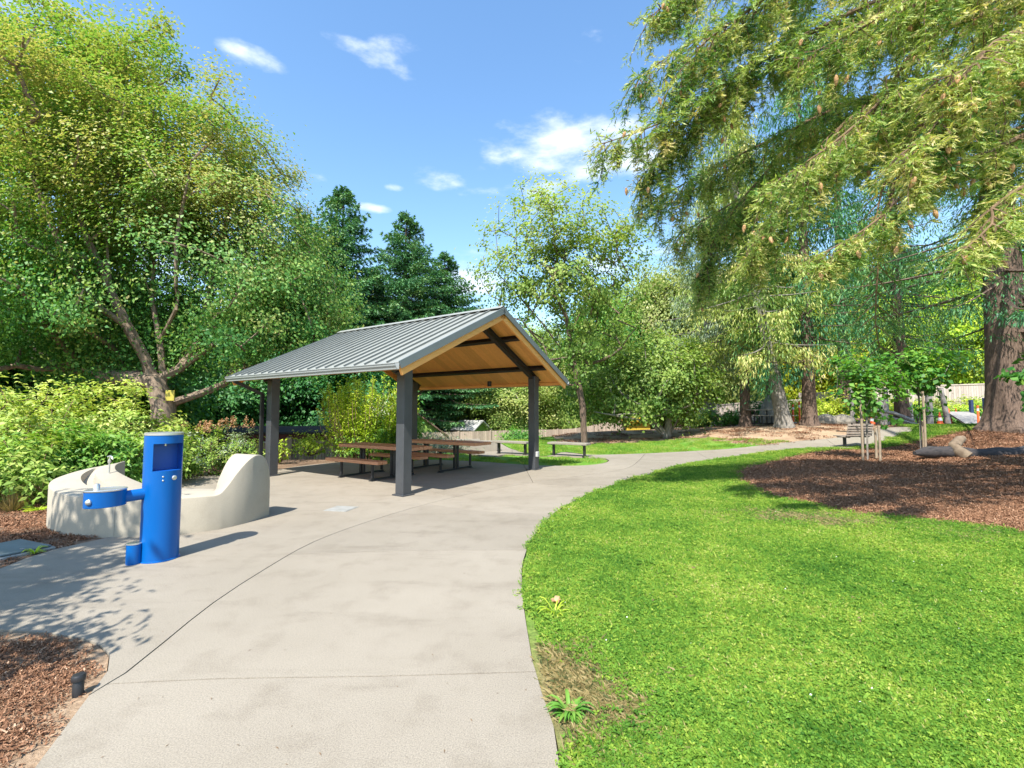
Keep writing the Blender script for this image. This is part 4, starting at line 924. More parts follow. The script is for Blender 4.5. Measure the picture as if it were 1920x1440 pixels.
# ------------------------------------------------------------ fences
def fence(name, pts, hgt, m, label, board=.14, capr=True, posts=2.4, zoff=0, gap=.006, maxn=290):
    t = empty(name, (0,0,0), 0, label, 'fence'); bm_ = MB().box((0,0,hgt/2), (board-gap,.02,hgt)).me(m, name='board'); nbd = 0
    pm_ = MB().box((0,0,hgt/2+.06), (.11,.11,hgt+.12)).me(m, name='post'); rest = MB()
    for (x0, y0), (x1, y1) in zip(pts[:-1], pts[1:]):
        l = np.hypot(x1-x0, y1-y0); a = math.atan2(y1-y0, x1-x0); k = int(l/board)
        for i in range(k):
            s_ = (i+.5)/k; x, y = x0+(x1-x0)*s_, y0+(y1-y0)*s_; z = float(H(x, y))+zoff-.05+random.gauss(0,.006)
            if nbd < maxn: link('board', bm_, None, t, (x, y, z), (0,0,a)); nbd += 1
            else: rest.box((x, y, z+hgt/2), (board-gap,.02,hgt), a)
        kp = max(1, int(l/posts))
        for i in range(kp+1):
            x, y = x0+(x1-x0)*i/kp, y0+(y1-y0)*i/kp; link('post', pm_, None, t, (x+sin(a)*.07, y-cos(a)*.07, float(H(x, y))+zoff-.1), (0,0,a))
        if capr:
            for zz in (hgt-.05, .35):
                for i in range(kp):
                    p0 = (x0+(x1-x0)*i/kp, y0+(y1-y0)*i/kp); p1 = (x0+(x1-x0)*(i+1)/kp, y0+(y1-y0)*(i+1)/kp)
                    r_ = MB(); r_.beam((p0[0]+sin(a)*.03,p0[1]-cos(a)*.03,float(H(*p0))+zoff+zz),(p1[0]+sin(a)*.03,p1[1]-cos(a)*.03,float(H(*p1))+zoff+zz), .04, .09); r_.build('rail', m, t)
    if rest.v: o = rest.build('board', m, t); o['kind'] = 'stuff'
    return t
def gpt(u, Y): return ((u-960)/FPX*Y, Y)
fence('picket_fence', [gpt(200,21), gpt(480,19.5), gpt(545,19.2), gpt(700,21)], 1.62, M['darkfence'], 'brown vertical board fence behind the left shelter column', .11, False, gap=.012)
fence('board_fence', [gpt(740,36), gpt(860,38), gpt(980,38), gpt(1180,37)], 1.75, M['fencewood'], 'long grey weathered board fence below the small green houses', .16, False)
fence('board_fence', [gpt(1290,40), gpt(1345,38), gpt(1410,36), gpt(1500,36)], 1.5, M['palefence'], 'pale board fence with a top rail behind the small picnic table', .15, zoff=.1)
fence('board_fence', [gpt(1500,36.5), gpt(1560,35), gpt(1640,35)], 1.9, M['palefence'], 'pale panel fence with posts behind the bright bush at the playground', .15, zoff=.2)
fence('board_fence', [gpt(1640,37), gpt(1760,35), gpt(1880,34), gpt(2000,34)], 2.2, M['palefence'], 'tall pale fence above the playground slope near the big trunk', .15, zoff=.35)

# ------------------------------------------------------------ houses below the park
def house(name, label, c, w, d, wallh, rise, wallm, roofm, rz=0, cat='house', over=.35, axis='x', win=()):
    t = empty(name, c, rz, label, cat); hw, hd = w/2, d/2
    wl = MB(); wl.box((0,0,wallh/2), (w,d,wallh))
    if axis == 'x': wl.add([(-hw,-hd,wallh),(-hw,hd,wallh),(-hw,0,wallh+rise),(hw,-hd,wallh),(hw,hd,wallh),(hw,0,wallh+rise)], [(0,2,1),(3,4,5),(0,3,5,2),(1,2,5,4)])
    else: wl.add([(-hw,-hd,wallh),(hw,-hd,wallh),(0,-hd,wallh+rise),(-hw,hd,wallh),(hw,hd,wallh),(0,hd,wallh+rise)], [(0,1,2),(3,5,4),(0,2,5,3),(1,4,5,2)])
    wl.build('wall', wallm, t)
    for s in (-1, 1):
        r_ = MB()
        if axis == 'x': k = rise/hd; r_.beam((-hw-over, s*(hd+over)/2, wallh+rise-k*(hd+over)/2+.06),(hw+over, s*(hd+over)/2, wallh+rise-k*(hd+over)/2+.06), sqrt((hd+over)**2+(k*(hd+over))**2), .1, (0,s*k,1))
        else: k = rise/hw; r_.beam((s*(hw+over)/2,-hd-over,wallh+rise-k*(hw+over)/2+.06),(s*(hw+over)/2,hd+over,wallh+rise-k*(hw+over)/2+.06), sqrt((hw+over)**2+(k*(hw+over))**2), .1, (s*k,0,1))
        r_.build('roof', roofm, t)
    for x, z, ww, hh in win:
        f = MB(); 
        for a_, b_, c_, d_ in ((0,hh/2,ww+.1,.06),(0,-hh/2,ww+.1,.06),(-ww/2,0,.06,hh),(ww/2,0,.06,hh)): f.box((x+a_,-hd-.03,z+b_), (c_,.08,d_))
        wf = f.build('window_frame', M['white'], t); MB().box((x,-hd-.005,z), (ww-.05,.03,hh-.05)).build('pane', M['glass'], wf)
    return t
def hpos(u, vtop, Y, top): # place so that its ridge shows at pixel row vtop
    p = at(u, vtop, Y); return (p[0], p[1], p[2]-top)
house('house', 'long low dark red house with shallow dark roof behind the brown board fence', ((503-960)/874*26, 26, -2.42), 8.6, 7, 2.9, .16, M['redsiding'], M['shingle'], radians(3), win=((1.9,2.2,.8,.6),(-2.6,2.2,.8,.6)))
house('house', 'bright green gabled house partly hidden by the rear shelter column', hpos(772,775,40,5), 4.6, 6, 3.4, 1.7, M['greensiding'], M['brownroof'], radians(16), axis='y')
house('house', 'teal green gabled house with a dark shingled side roof beyond the far fence', hpos(860,784,50,5), 5.0, 8, 3.2, 1.8, M['darkgreen'], M['shingle'], radians(30), axis='y')
house('garden_shed', 'green shed with pale metal roof standing just behind the grey fence', hpos(884,791,41,2.75), 1.9, 1.9, 2.2, .6, M['greensiding'], M['paleroof'], radians(-33), 'shed')
house('garden_shed', 'small ochre yellow shed glimpsed under the spreading shrub tree', hpos(1190,784,37.5,2.3), 1.9, 1.6, 2.1, .2, M['yellow'], M['yellow'], 0.1, 'shed')

# ------------------------------------------------------------ playground bits
def cone(u, Y, h, label):
    c = onground(u, Y); t = empty('traffic_cone', c, 0, label, 'traffic cone', 'orange traffic cones')
    MB().box((0,0,.02), (h*.5,h*.5,.04), .3).build('base', M['orange'], t); MB().lathe([(h*.2,0.04),(h*.035,h)], (0,0,0), 14).build('body', M['orange'], t, True); MB().lathe([(h*.15,h*.36),(h*.105,h*.6)], (0,0,0), 14).build('stripe', M['white'], t, True)
for u, Y, h, lab in ((1760,26,.75,'traffic cone with white band right of the leaning log pole, left of its neighbour'),(1777,27,.9,'traffic cone just right of the leaning pale pole'),(1791,29,.8,'small traffic cone farthest up the playground slope'),(1850,25.5,.8,'orange and white cone beside the navy post near the big trunk'),(1634,25.5,.75,'traffic cone glimpsed behind the leaves of the first staked sapling')): cone(u, Y, h, lab)
def tube_post(u, Y, h, lab):
    c = onground(u, Y); t = empty('delineator_post', c, 0, lab, 'delineator', 'orange delineator posts'); MB().lathe([(.17,0),(.17,.06),(.06,.08)], (0,0,0), 14).build('base', M['stonegrey'], t, True); MB().lathe([(.05,.06),(.05,h),(.03,h+.04)], (0,0,0), 12).build('tube', M['orange'], t, True); MB().lathe([(.054,h*.75),(.054,h*.87)], (0,0,0), 12).build('band', M['white'], t, True)
tube_post(1486,25,1.0,'orange tube delineator nearer the grey leaning trunk'); tube_post(1498,25,1.15,'orange tube delineator nearer the dark straight trunk'); tube_post(1832,25,1.05,'orange tube post standing by the pale grey panel')
# small picnic table by the trunks
pt = onground(1437, 24.5); t = empty('picnic_table', pt, .1, 'small distant green-grey picnic table on black legs beside the brown tree trunk', 'picnic table')
MB().box((0,0,.74), (1.9,.75,.05)).build('tabletop', M['slatpale'], t)
for s in (-1, 1): MB().box((0,s*.65,.45), (2.3,.26,.05)).build('bench_seat', M['slatpale'], t)
for x in (-.7, 0, .7):
    f = MB(); f.box((x,0,.37), (.06,.06,.7)); f.box((x,0,.03), (.06,1.4,.05)); f.box((x,-.65,.22), (.06,.06,.42)); f.box((x,.65,.22), (.06,.06,.42)); f.build('leg_frame', M['blacksteel'], t)
bp = onground(1443, 26); t = MB(); t.lathe([(.62,0),(.60,.25),(.46,.9),(.22,1.45),(.05,1.6)], (0,0,0), 16); o = t.build('covered_play_piece', M['stonegrey'], None, True, bp); tag(o, 'tapered pale grey covered mound with an orange panel behind the small picnic table', 'play equipment')
q = MB(); q.lathe([(.30,.0),(.34,.25),(.26,.55),(.08,.62)], (.35,-.55,.12), 12); q.build('orange_panel', M['orange'], o, True)
for i, (u, Y, h, r, lx, lab) in enumerate(((1597,27,2.2,.12,0,'grey log pole behind the first staked sapling'),(1651,26.5,1.6,.13,0,'shorter of the paired grey log poles at the path end'),(1660,27,2.15,.14,0,'taller of the paired grey log poles at the path end'),
        (1741,26,2.2,.16,0,'thick upright log pole behind the second staked sapling'),(1776,26,2.1,.13,-.35,'pale log pole leaning to the left on the playground'),(1702,28,1.3,.22,0,'short thick dark log stump on the playground'))):
    c = onground(u, Y); t = MB(); t.tube([(0,0,-.1),(lx*.5,0,h*.5),(lx,0,h)], [r*1.08, r, r*.92], 12); o = t.build('log_pole', M['greypole'], None, True, c); tag(o, lab, 'log pole', 'upright log poles of the playground')
a, b = onground(1640,26), onground(1712,25); t = MB(); t.tube([(0,0,.9),((b[0]-a[0])*.5,(b[1]-a[1])*.5,.72),(b[0]-a[0],b[1]-a[1],.30)], [.09,.1,.09], 10); o = t.build('climbing_log', M['greypole'], None, True, a); tag(o, 'slanting horizontal log running down from the paired poles', 'climbing log')
t = MB(); t.tube([(0,.3,.55),((b[0]-a[0])*.5,(b[1]-a[1])*.5,.42),(b[0]-a[0],b[1]-a[1]-.2,.12)], [.07,.08,.07], 10); o = t.build('climbing_log', M['greypole'], None, True, a); tag(o, 'lower thinner slanting log beneath its parallel neighbour', 'climbing log')
t = MB()
for k in range(7): t.tube([(k*.45,0,-.1),(k*.45,0,.55)], .02, 6)
t.beam((-.1,0,.56),(2.8,0,.56), .04, .04); o = t.build('net_railing', M['blacksteel'], None, False, onground(1668,25.5), (0,0,-.1)); tag(o, 'thin dark railing in front of the sloping playground logs', 'railing')
for u, Y, h, lab in ((1820,27,1.35,'navy post left of the cone on the playground'),(1846,26.5,1.45,'navy post right beside the big trunk')):
    o = MB().box((0,0,h/2), (.16,.16,h), 0, .01).build('post', M['navy'], None, False, onground(u, Y)); o.name = 'navy_post'; tag(o, lab, 'post')
o = MB().add([(0,0,.1),(1.5,0,.1),(1.9,1.6,.75),(.5,1.6,.75),(0,0,0),(1.5,0,0),(1.9,1.6,.65),(.5,1.6,.65)], [(0,1,2,3),(7,6,5,4),(0,4,5,1),(1,5,6,2),(2,6,7,3),(3,7,4,0)]).build('play_ramp', M['stonegrey'], None, False, onground(1808,25.5)); tag(o, 'pale grey sloping play ramp between the navy posts', 'ramp')
for u, w, lab in ((1548,1.2,'pale boulder cluster at the foot of the bright bush'),(1578,1.3,'pale flat slab piece left of the staked sapling')):
    t = MB(); t.lathe([(.5*w,-.1),(.55*w,.2),(.4*w,.5),(.1,.62)], (0,0,0), 9, 1, .6); o = t.build('boulder', M['slatpale'], None, False, onground(u, 27)); tag(o, lab, 'boulder')
for u, Y, lab in ((1715,31,'long fallen pole lowest on the playground bank'),(1790,32,'long fallen pole crossing the bank behind the cones'),(1750,33,'bleached driftwood log highest on the playground bank')):
    c = onground(u, Y); t = MB(); t.tube([(-1.8,0,.18),(0,.2,.3),(1.9,.1,.22)], [.12,.14,.1], 9); o = t.build('fallen_log', M['greypole'], None, True, c); tag(o, lab, 'log', 'logs lying on the playground bank')

# fallen log on the mulch
lc = at(1800,852,13.5); lz = float(H(lc[0], lc[1])); lg = empty('fallen_log', (lc[0], lc[1], lz), radians(2), 'dark charred fallen log with a pale broken branch stub lying on the red mulch', 'log')
pts = []; rads = []
for i in range(22):
    s_ = i/21; pts.append((-1.35+s_*3.9, .10*sin(s_*7), .12+.03*sin(s_*9))); rads.append(.16*(.35+.65*min(1, s_*9)) if s_ < .12 else .17+.025*sin(s_*23)+.012*random.random())
t = MB(); t.tube(pts, rads, 14); t.build('trunk', M['log'], lg, True)
t = MB(); t.tube([(.0,-.22,.02),(-.12,-.04,.2),(-.10,.05,.34),(.12,.1,.50),(.24,.12,.53)], [.17,.16,.14,.12,.09], 12); t.build('branch_stub', M['logpale'], lg, True)

# ------------------------------------------------------------ saplings with stakes
def sapling(u, Y, h, stakes, label, seed, ells, nl):
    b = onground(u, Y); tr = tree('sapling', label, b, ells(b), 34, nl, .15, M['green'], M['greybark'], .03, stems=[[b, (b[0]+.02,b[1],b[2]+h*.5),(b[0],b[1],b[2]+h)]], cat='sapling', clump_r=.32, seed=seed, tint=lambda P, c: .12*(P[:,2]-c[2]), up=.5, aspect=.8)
    for i, (dx, dy, hh, lab) in enumerate(stakes):
        t = MB(); t.tube([(0,0,-.05),(.01,0,hh*.5),(.0,0.01,hh)], .035, 10); o = t.build('tree_stake', M['stake'], None, True, (b[0]+dx, b[1]+dy, float(H(b[0]+dx, b[1]+dy)))); tag(o, lab, 'stake', 'round wood tree stakes')
sapling(1622, 14.2, 2.6, ((-.22,-.1,1.85,'tall wood stake left of the sapling behind the bench'),(.1,-.35,1.05,'short wood stake in front of the sapling by the bench'),(.34,.1,.95,'short wood stake right of the sapling by the bench')), 'young maple sapling between three wood stakes in front of the park bench', 5,
        lambda b: [((b[0],b[1],b[2]+1.6),(.5,.45,.4)),((b[0]+.1,b[1],b[2]+2.35),(1.0,.8,.55)),((b[0]-.2,b[1],b[2]+2.9),(.7,.6,.45)),((b[0]+.45,b[1],b[2]+1.2),(.4,.3,.2)), ((b[0]-.55,b[1],b[2]+1.5),(.3,.3,.12))], 1000)
sapling(1722, 15.2, 2.7, ((-.07,-.25,2.0,'tall pale wood stake before the second sapling'),(.22,.15,1.05,'shorter wood stake right behind the second sapling')), 'slender young sapling held by two wood stakes near the fallen log', 6,
        lambda b: [((b[0],b[1],b[2]+2.4),(.9,.7,.45)),((b[0]+.1,b[1],b[2]+1.45),(.45,.4,.3)),((b[0]+.3,b[1],b[2]+3.0),(1.1,.8,.4)),((b[0]-.4,b[1],b[2]+3.0),(.7,.6,.3))], 1300)

# ------------------------------------------------------------ big trees
def E(u, v, Y, r): return (at(u, v, Y), r)
mb0 = (at(305,790,14.5)[0], 14.5, float(H(at(305,790,14.5)[0], 14.5)))
def J(u, v, Y): return at(u, v, Y)
stems = [[mb0, J(307,760,14.5), J(305,700,14.5), J(300,640,14.6), J(285,560,14.8), J(290,460,15), J(270,330,15.2)],
         [J(305,740,14.5), J(272,670,14.4), J(238,610,14.2), J(205,540,14), J(200,450,14), J(150,300,14)],
         [J(305,730,14.5), J(338,690,14.7), J(372,640,15), J(400,520,15), J(430,400,15)], [J(303,660,14.5), J(330,580,14), J(330,450,13.6), J(360,300,13.5)],
         [J(338,690,14.7), J(410,640,15), J(490,610,15.4), J(560,570,15.5)], [J(250,640,14.2), J(190,580,13.8), J(120,480,13.6), J(60,330,13.6)], [J(205,560,14), J(165,450,13.8), J(120,340,13.6)], [J(200,500,14), J(110,470,13.7), J(20,440,13.4), J(-80,430,13.4)]]
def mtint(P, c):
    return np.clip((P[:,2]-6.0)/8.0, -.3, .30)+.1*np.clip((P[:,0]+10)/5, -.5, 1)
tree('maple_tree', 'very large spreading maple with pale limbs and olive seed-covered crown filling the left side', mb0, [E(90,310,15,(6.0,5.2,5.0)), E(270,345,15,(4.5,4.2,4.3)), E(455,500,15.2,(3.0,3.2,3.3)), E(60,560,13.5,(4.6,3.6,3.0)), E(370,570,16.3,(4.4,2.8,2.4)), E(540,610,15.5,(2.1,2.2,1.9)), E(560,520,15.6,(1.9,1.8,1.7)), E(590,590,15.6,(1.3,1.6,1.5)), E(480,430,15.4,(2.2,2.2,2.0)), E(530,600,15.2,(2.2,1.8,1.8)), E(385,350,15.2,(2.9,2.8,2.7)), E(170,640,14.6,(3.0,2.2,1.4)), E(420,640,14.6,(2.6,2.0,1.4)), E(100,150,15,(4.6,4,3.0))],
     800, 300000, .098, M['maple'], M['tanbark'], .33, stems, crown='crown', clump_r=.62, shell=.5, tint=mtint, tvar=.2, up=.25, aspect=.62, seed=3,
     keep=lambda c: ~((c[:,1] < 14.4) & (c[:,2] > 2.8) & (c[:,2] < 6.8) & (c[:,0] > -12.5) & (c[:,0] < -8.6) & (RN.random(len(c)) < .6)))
# nest-like yellow sign/box on the maple trunk
o = MB().box((0,0,0), (.24,.05,.32), 0, .01).build('tree_tag', simple('faded_yellow_plastic', (.5,.42,.06)), None, False, (mb0[0]+.42, 14.2, at(320,742,14.3)[2]), (0,0,.2)); tag(o, 'small yellow tag fixed to the maple trunk', 'tree tag')
# slender birch-like tree right of the shelter
cb = G(1096,836); cb = (cb[0], cb[1], float(H(*cb))); YC = cb[1]
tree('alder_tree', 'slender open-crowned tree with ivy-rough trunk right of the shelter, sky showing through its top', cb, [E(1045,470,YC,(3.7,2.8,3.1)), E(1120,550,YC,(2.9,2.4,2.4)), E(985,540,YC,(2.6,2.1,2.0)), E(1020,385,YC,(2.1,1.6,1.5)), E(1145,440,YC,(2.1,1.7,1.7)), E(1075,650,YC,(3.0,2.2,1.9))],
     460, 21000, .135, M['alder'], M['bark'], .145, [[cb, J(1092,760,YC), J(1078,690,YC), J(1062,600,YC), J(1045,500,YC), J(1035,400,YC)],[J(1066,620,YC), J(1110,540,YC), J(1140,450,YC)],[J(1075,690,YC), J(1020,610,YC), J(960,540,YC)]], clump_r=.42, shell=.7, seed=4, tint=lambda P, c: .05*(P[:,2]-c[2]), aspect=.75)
# multi-stemmed shrub tree at the mulch bank
sb = G(1250,822); sb = (sb[0], sb[1], float(H(*sb))); YS = sb[1]
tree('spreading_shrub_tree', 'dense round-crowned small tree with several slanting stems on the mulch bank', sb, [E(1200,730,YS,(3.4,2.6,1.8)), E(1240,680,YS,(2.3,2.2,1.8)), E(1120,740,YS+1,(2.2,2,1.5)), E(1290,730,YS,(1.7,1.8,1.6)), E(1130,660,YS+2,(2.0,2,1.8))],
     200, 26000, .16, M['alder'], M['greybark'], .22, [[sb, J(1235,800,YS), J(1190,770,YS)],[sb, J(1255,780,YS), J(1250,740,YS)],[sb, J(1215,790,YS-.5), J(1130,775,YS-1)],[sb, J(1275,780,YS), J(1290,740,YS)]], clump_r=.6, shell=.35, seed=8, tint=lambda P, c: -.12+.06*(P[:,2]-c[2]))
# ------------------------------------------------------------ conifers far and mid
def fb(u, Y, dz=0): c = onground(u, Y); return (c[0], c[1], c[2]+dz)
fir0 = conifer('fir_tree', 'tall dark fir rising left, just above the maple crown edge', fb(636,38), 22.6, 7.6, M['fir'], M['bark'], 2, group='dark firs beyond the shelter', spray=.30, dens=3.4, nwhorl=70, droop=.42)
def fcopy(src, loc, sc, label, rz=None, m=None, group=None):
    c = copy_tree(src); c.location = loc; c.scale = (sc[0], sc[0], sc[1]); c.rotation_euler = (0,0, random.random()*6 if rz is None else rz); c['label'] = label
    if m is not None:
        for ch in c.children:
            if ch.name.startswith('crown'): ch.material_slots[0].link = 'OBJECT'; ch.material_slots[0].material = m
    if group: c['group'] = group
    return c
fcopy(fir0, fb(757,41), (1.0,.95), 'pointed fir standing centre in the row behind the shelter roof'); fcopy(fir0, fb(832,44), (1.0,.84), 'smaller pointed fir at the right end of the row behind the shelter'); fcopy(fir0, fb(700,44), (.95,.78), 'fir filling the gap between the two taller pointed firs')
fcopy(fir0, fb(560,42), (1.1,1.0), 'dark fir half hidden behind the maple crown'); fcopy(fir0, fb(800,50), (1.0,.72), 'low dark fir behind the ridge of the shelter roof')
fcopy(fir0, fb(250,46), (1.2,.8), 'dark fir far behind the maple trunk'); fcopy(fir0, fb(60,44), (1.2,.85), 'dark fir far behind the left shrubs')
# broadleaf backdrop prototypes
def proto(name, label, base, r, nl, ls, m, seed, cat='tree', h=6, nclump=110, group=None):
    b = base; el = [((b[0],b[1],b[2]+h*.58),(r,r,h*.42)), ((b[0]+r*.4,b[1],b[2]+h*.75),(r*.6,r*.6,h*.25)), ((b[0]-r*.45,b[1]+.2,b[2]+h*.45),(r*.6,r*.6,h*.3)), ((b[0],b[1],b[2]+h*.25),(r*.95,r*.95,h*.22))]
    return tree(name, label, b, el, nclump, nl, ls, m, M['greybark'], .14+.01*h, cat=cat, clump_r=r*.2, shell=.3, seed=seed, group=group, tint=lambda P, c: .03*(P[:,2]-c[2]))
BG = 'trees of the wooded backdrop'
b1 = proto('broadleaf_tree', 'bright green bushy tree right behind the shelter columns', fb(960,44), 4.2, 46000, .185, M['alder'], 21, h=8, group=BG)
b2 = proto('broadleaf_tree', 'deep green thick tree directly behind the left shelter post', fb(560,33,-.3), 3.2, 32000, .16, M['deep'], 22, h=6.0, group=BG)
for src, u, Y, dz, sx, sz, m, lab in [
  (b1,905,47,-.5,1.0,1.24,None,'rounded green tree above the pale-roofed shed'),(b1,1000,50,0,1.15,1.59,None,'tall rounded tree behind the right shelter column'),(b1,1080,46,0,1.0,1.47,None,'green tree directly behind the slender alder'),
  (b1,1150,44,0,1.1,1.77,'green','taller tree left behind the spreading shrub tree'),(b1,1240,46,0,1.2,2.01,'olive','broad olive tree above the spreading shrub tree'),(b1,1320,44,0,1.2,1.9,'olive','tall olive tree left of the brown trunk'),
  (b1,1210,52,0,1.3,2.0,'alder','high pale tree far behind the shrub tree'),(b1,860,54,-1,1.2,1.1,'deep','dark tree between the far green houses'),(b1,930,58,-1,1.4,1.5,'green','far green tree above the shelter ridge end'),
  (b1,790,52,-1,1.1,.9,'deep','dark tree above the bright green house'),(b1,730,50,-1,1.3,1.3,'deep','dark tree behind the lime shrub'),
  (b1,1390,50,0,1.2,1.7,'green','green tree filling behind the brown trunk'),(b1,1470,48,0,1.1,1.8,'gold','golden-leaved tree behind the two trunks'),(b1,1560,47,0,1.2,1.5,'gold','golden-leaved tree behind the bright bush'),
  (b1,1640,46,0,1.2,1.4,'lime','lime-green tree above the left playground fence'),(b1,1730,44,0,1.25,1.35,'lime','lime-green tree above the log poles'),(b1,1820,43,0,1.2,1.4,'lime','lime-green tree above the navy posts'),(b1,1920,42,0,1.2,1.6,'lime','lime-green tree right behind the big trunk'),
  (b1,1500,60,0,1.6,2.6,'alder','very tall tree far behind the dark straight trunk'),(b1,1680,60,0,1.7,2.7,'green','very tall tree far behind the playground'),(b1,1850,58,0,1.7,2.6,'green','very tall tree far behind the right fence'),(b1,1340,60,0,1.5,2.4,'olive','very tall olive tree far behind the pale fence'),
  (b1,2050,50,0,1.7,2.4,'green','tall tree beyond the right edge'),(b1,2250,40,0,1.6,2.2,'green','tall tree at far right outside the fence'),
  (b2,450,32,-.3,1.5,1.6,None,'deep green tree left of the left shelter column'),(b2,660,31,-.6,1.3,1.45,None,'deep green tree above the dark red house'),(b2,380,31,-.5,1.5,1.9,None,'deep green tree behind the maple trunk'),
  (b2,230,22,-.5,1.4,1.5,'green','green tree behind the left shrub bank'),(b2,80,20,-.3,1.4,1.6,'green','green tree at the left behind the shrub bank'),(b2,-120,18,0,1.5,1.8,'green','green tree at the far left edge'),(b2,300,32,-1,1.8,2.0,'deep','darker tree farther behind the maple trunk'),
  (b2,120,34,-1,2.0,2.2,'deep','darker tree farther behind the left shrubs'),(b2,500,36,-1,1.8,1.9,'deep','dark tree far behind the shelter roof'),(b2,-100,32,-1,2,2.3,'deep','dark tree beyond the left edge'),(b2,620,33,-1,1.5,1.6,'deep','dark tree below the first fir')]:
    fcopy(src, fb(u,Y,dz), (sx,sz), lab, None, M[m] if m else None, BG)
# trees farther out, all the way round
for k in range(0):
    a = k/26*2*pi+.1; rr_ = 95+25*random.random(); x, y = rr_*sin(a), rr_*cos(a)
    fcopy(b1 if k%3 else fir0, (x, y, -1.0 if x < 20 else 1.0), ((2.4,2.2) if k%3 else (1.6,.9)), 'tree of the far woodland ring seen only over other crowns', None, M['green'] if k%3 else None, 'far woodland ring')

# mid conifers with bare lower trunks on the right
def trunkfir(u, Y, h, r, r0, clear, m, bark, label, seed, lean=(0,0), hang=.5, spray=.42, dens=1.2, cat='conifer', branchn=None, droop=.45, cutfar=None, aspect=.22, sway=0):
    b = fb(u, Y); t = empty('conifer', b, 0, label, cat); rr = random.Random(seed); mb = MB(); K = 14
    def ax(z): f = z/h; return Vector((lean[0]*f+sway*sin(f*6)*.3, lean[1]*f, z))
    zs = [-.2,.0,.12,.3,.6,1.0,1.6,2.4,3.4,4.6,6,8,11,h*.8,h]; k0 = 0; nn = 20
    for z in zs:
        rad = r0*(1+.35*math.exp(-max(z,0)/.25)+.18*math.exp(-max(z,0)/1.2))*max(.06, (1-max(z,0)/h))**.7; c = ax(max(z,0)); c.z = z
        for j in range(nn):
            a = 2*pi*j/nn; q = rad*(1+.05*sin(a*5+z)+.03*sin(a*9+z*2+seed)+(.10*sin(a*4+seed)*math.exp(-max(z,0)/.35))); mb.v.append((c.x+q*cos(a), c.y+q*sin(a), c.z))
    for i in range(len(zs)-1):
        for j in range(nn): mb.f.append((i*nn+j, i*nn+(j+1)%nn, (i+1)*nn+(j+1)%nn, (i+1)*nn+j))
    P = []; D = []; T = []; nbr = branchn or int((h-clear)*5)
    for i in range(nbr):
        f = (i+rr.random())/nbr; z = clear+(h*.98-clear)*f; a = rr.random()*2*pi; l = r*(1-f)**.6*(.55+.55*rr.random()); c = ax(z); lift = .12-droop*(1-f)+rr.gauss(0,.1); ns = max(4, int(l/.3)); pts = []
        for k in range(ns+1):
            s_ = k/ns; pts.append(c+Vector((cos(a)*l*s_, sin(a)*l*s_, l*(lift*s_+.28*s_*s_*droop))))
        mb.tube(pts, [max(.007, .016*l*(1-k/ns)) for k in range(ns+1)], 4, False); br = rr.gauss(0,.14)
        for k in range(1, ns+1):
            s_ = k/ns; wd = l*.26*(1-s_)+.2
            for q_ in range(int(9*dens)):
                side = rr.uniform(-1,1); hh = rr.random()**1.3*hang*(.4+.6*s_); q = pts[k]+Vector((-sin(a), cos(a), 0))*side*wd+Vector((rr.gauss(0,.1),rr.gauss(0,.1),-hh-abs(side)*.1))
                P.append(tuple(q)); D.append(tuple((Vector((cos(a)*.3, sin(a)*.3, 0))+Vector((-sin(a), cos(a), 0))*side*.35+Vector((0,0,-.35-hang))).normalized())); T.append(.4+br+.2*s_-.15*hh/max(hang,.1)*rr.random()+rr.gauss(0,.12))
    mb.build('trunk', bark, t, True); P = np.array(P); leaves('crown', P, spray*(.6+.7*RN.random(len(P))), m, t, np.array(T), .15, aspect, None, np.array(D), .85, .05); return t
trunkfir(1397,25,18,4.2,.25,3.9,M['olive'],M['bark'],'brown conifer trunk with ragged bark beside the small picnic table',31, hang=1.0, dens=4.2, spray=.25)
trunkfir(1446,27,12,2.4,.30,3.2,M['olive'],M['tanbark'],'twisted tan trunk just left behind the grey leaning trunk',32, hang=1.0, dens=3.4, spray=.26)
trunkfir(1470,22,17,3.8,.30,3.8,M['firnear'],M['greybark'],'smooth grey trunk leaning left next to the dark straight trunk',33, lean=(-3.0,0), hang=1.2, dens=4.2, spray=.24)
trunkfir(1517,22.5,21,4.2,.29,3.0,M['spruce'],M['bark'],'straight dark brown spruce trunk with hanging green curtains of foliage',34, hang=1.5, dens=4.0, spray=.26)
trunkfir(1893,17.3,26,6.2,.62,3.6,M['fir'],M['bark'],'massive reddish-brown fir trunk at the right edge on the mulch',35, hang=.45, dens=2.6, droop=.5, spray=.2)
trunkfir(1690,27,21,4.4,.34,4.6,M['spruce'],M['bark'],'blue-green spruce with drooping boughs hanging above the playground',36, hang=1.2, dens=2.4, spray=.26)
trunkfir(1585,30,23,4.6,.4,6.5,M['spruce'],M['bark'],'tall spruce standing behind the park bench',37, hang=1.0, dens=1.9, spray=.3)
trunkfir(1330,32,19,4.4,.35,3.5,M['silver'],M['greybark'],'silvery grey-green drooping tree left of the brown trunk',38, hang=1.0, dens=3.2, spray=.28)
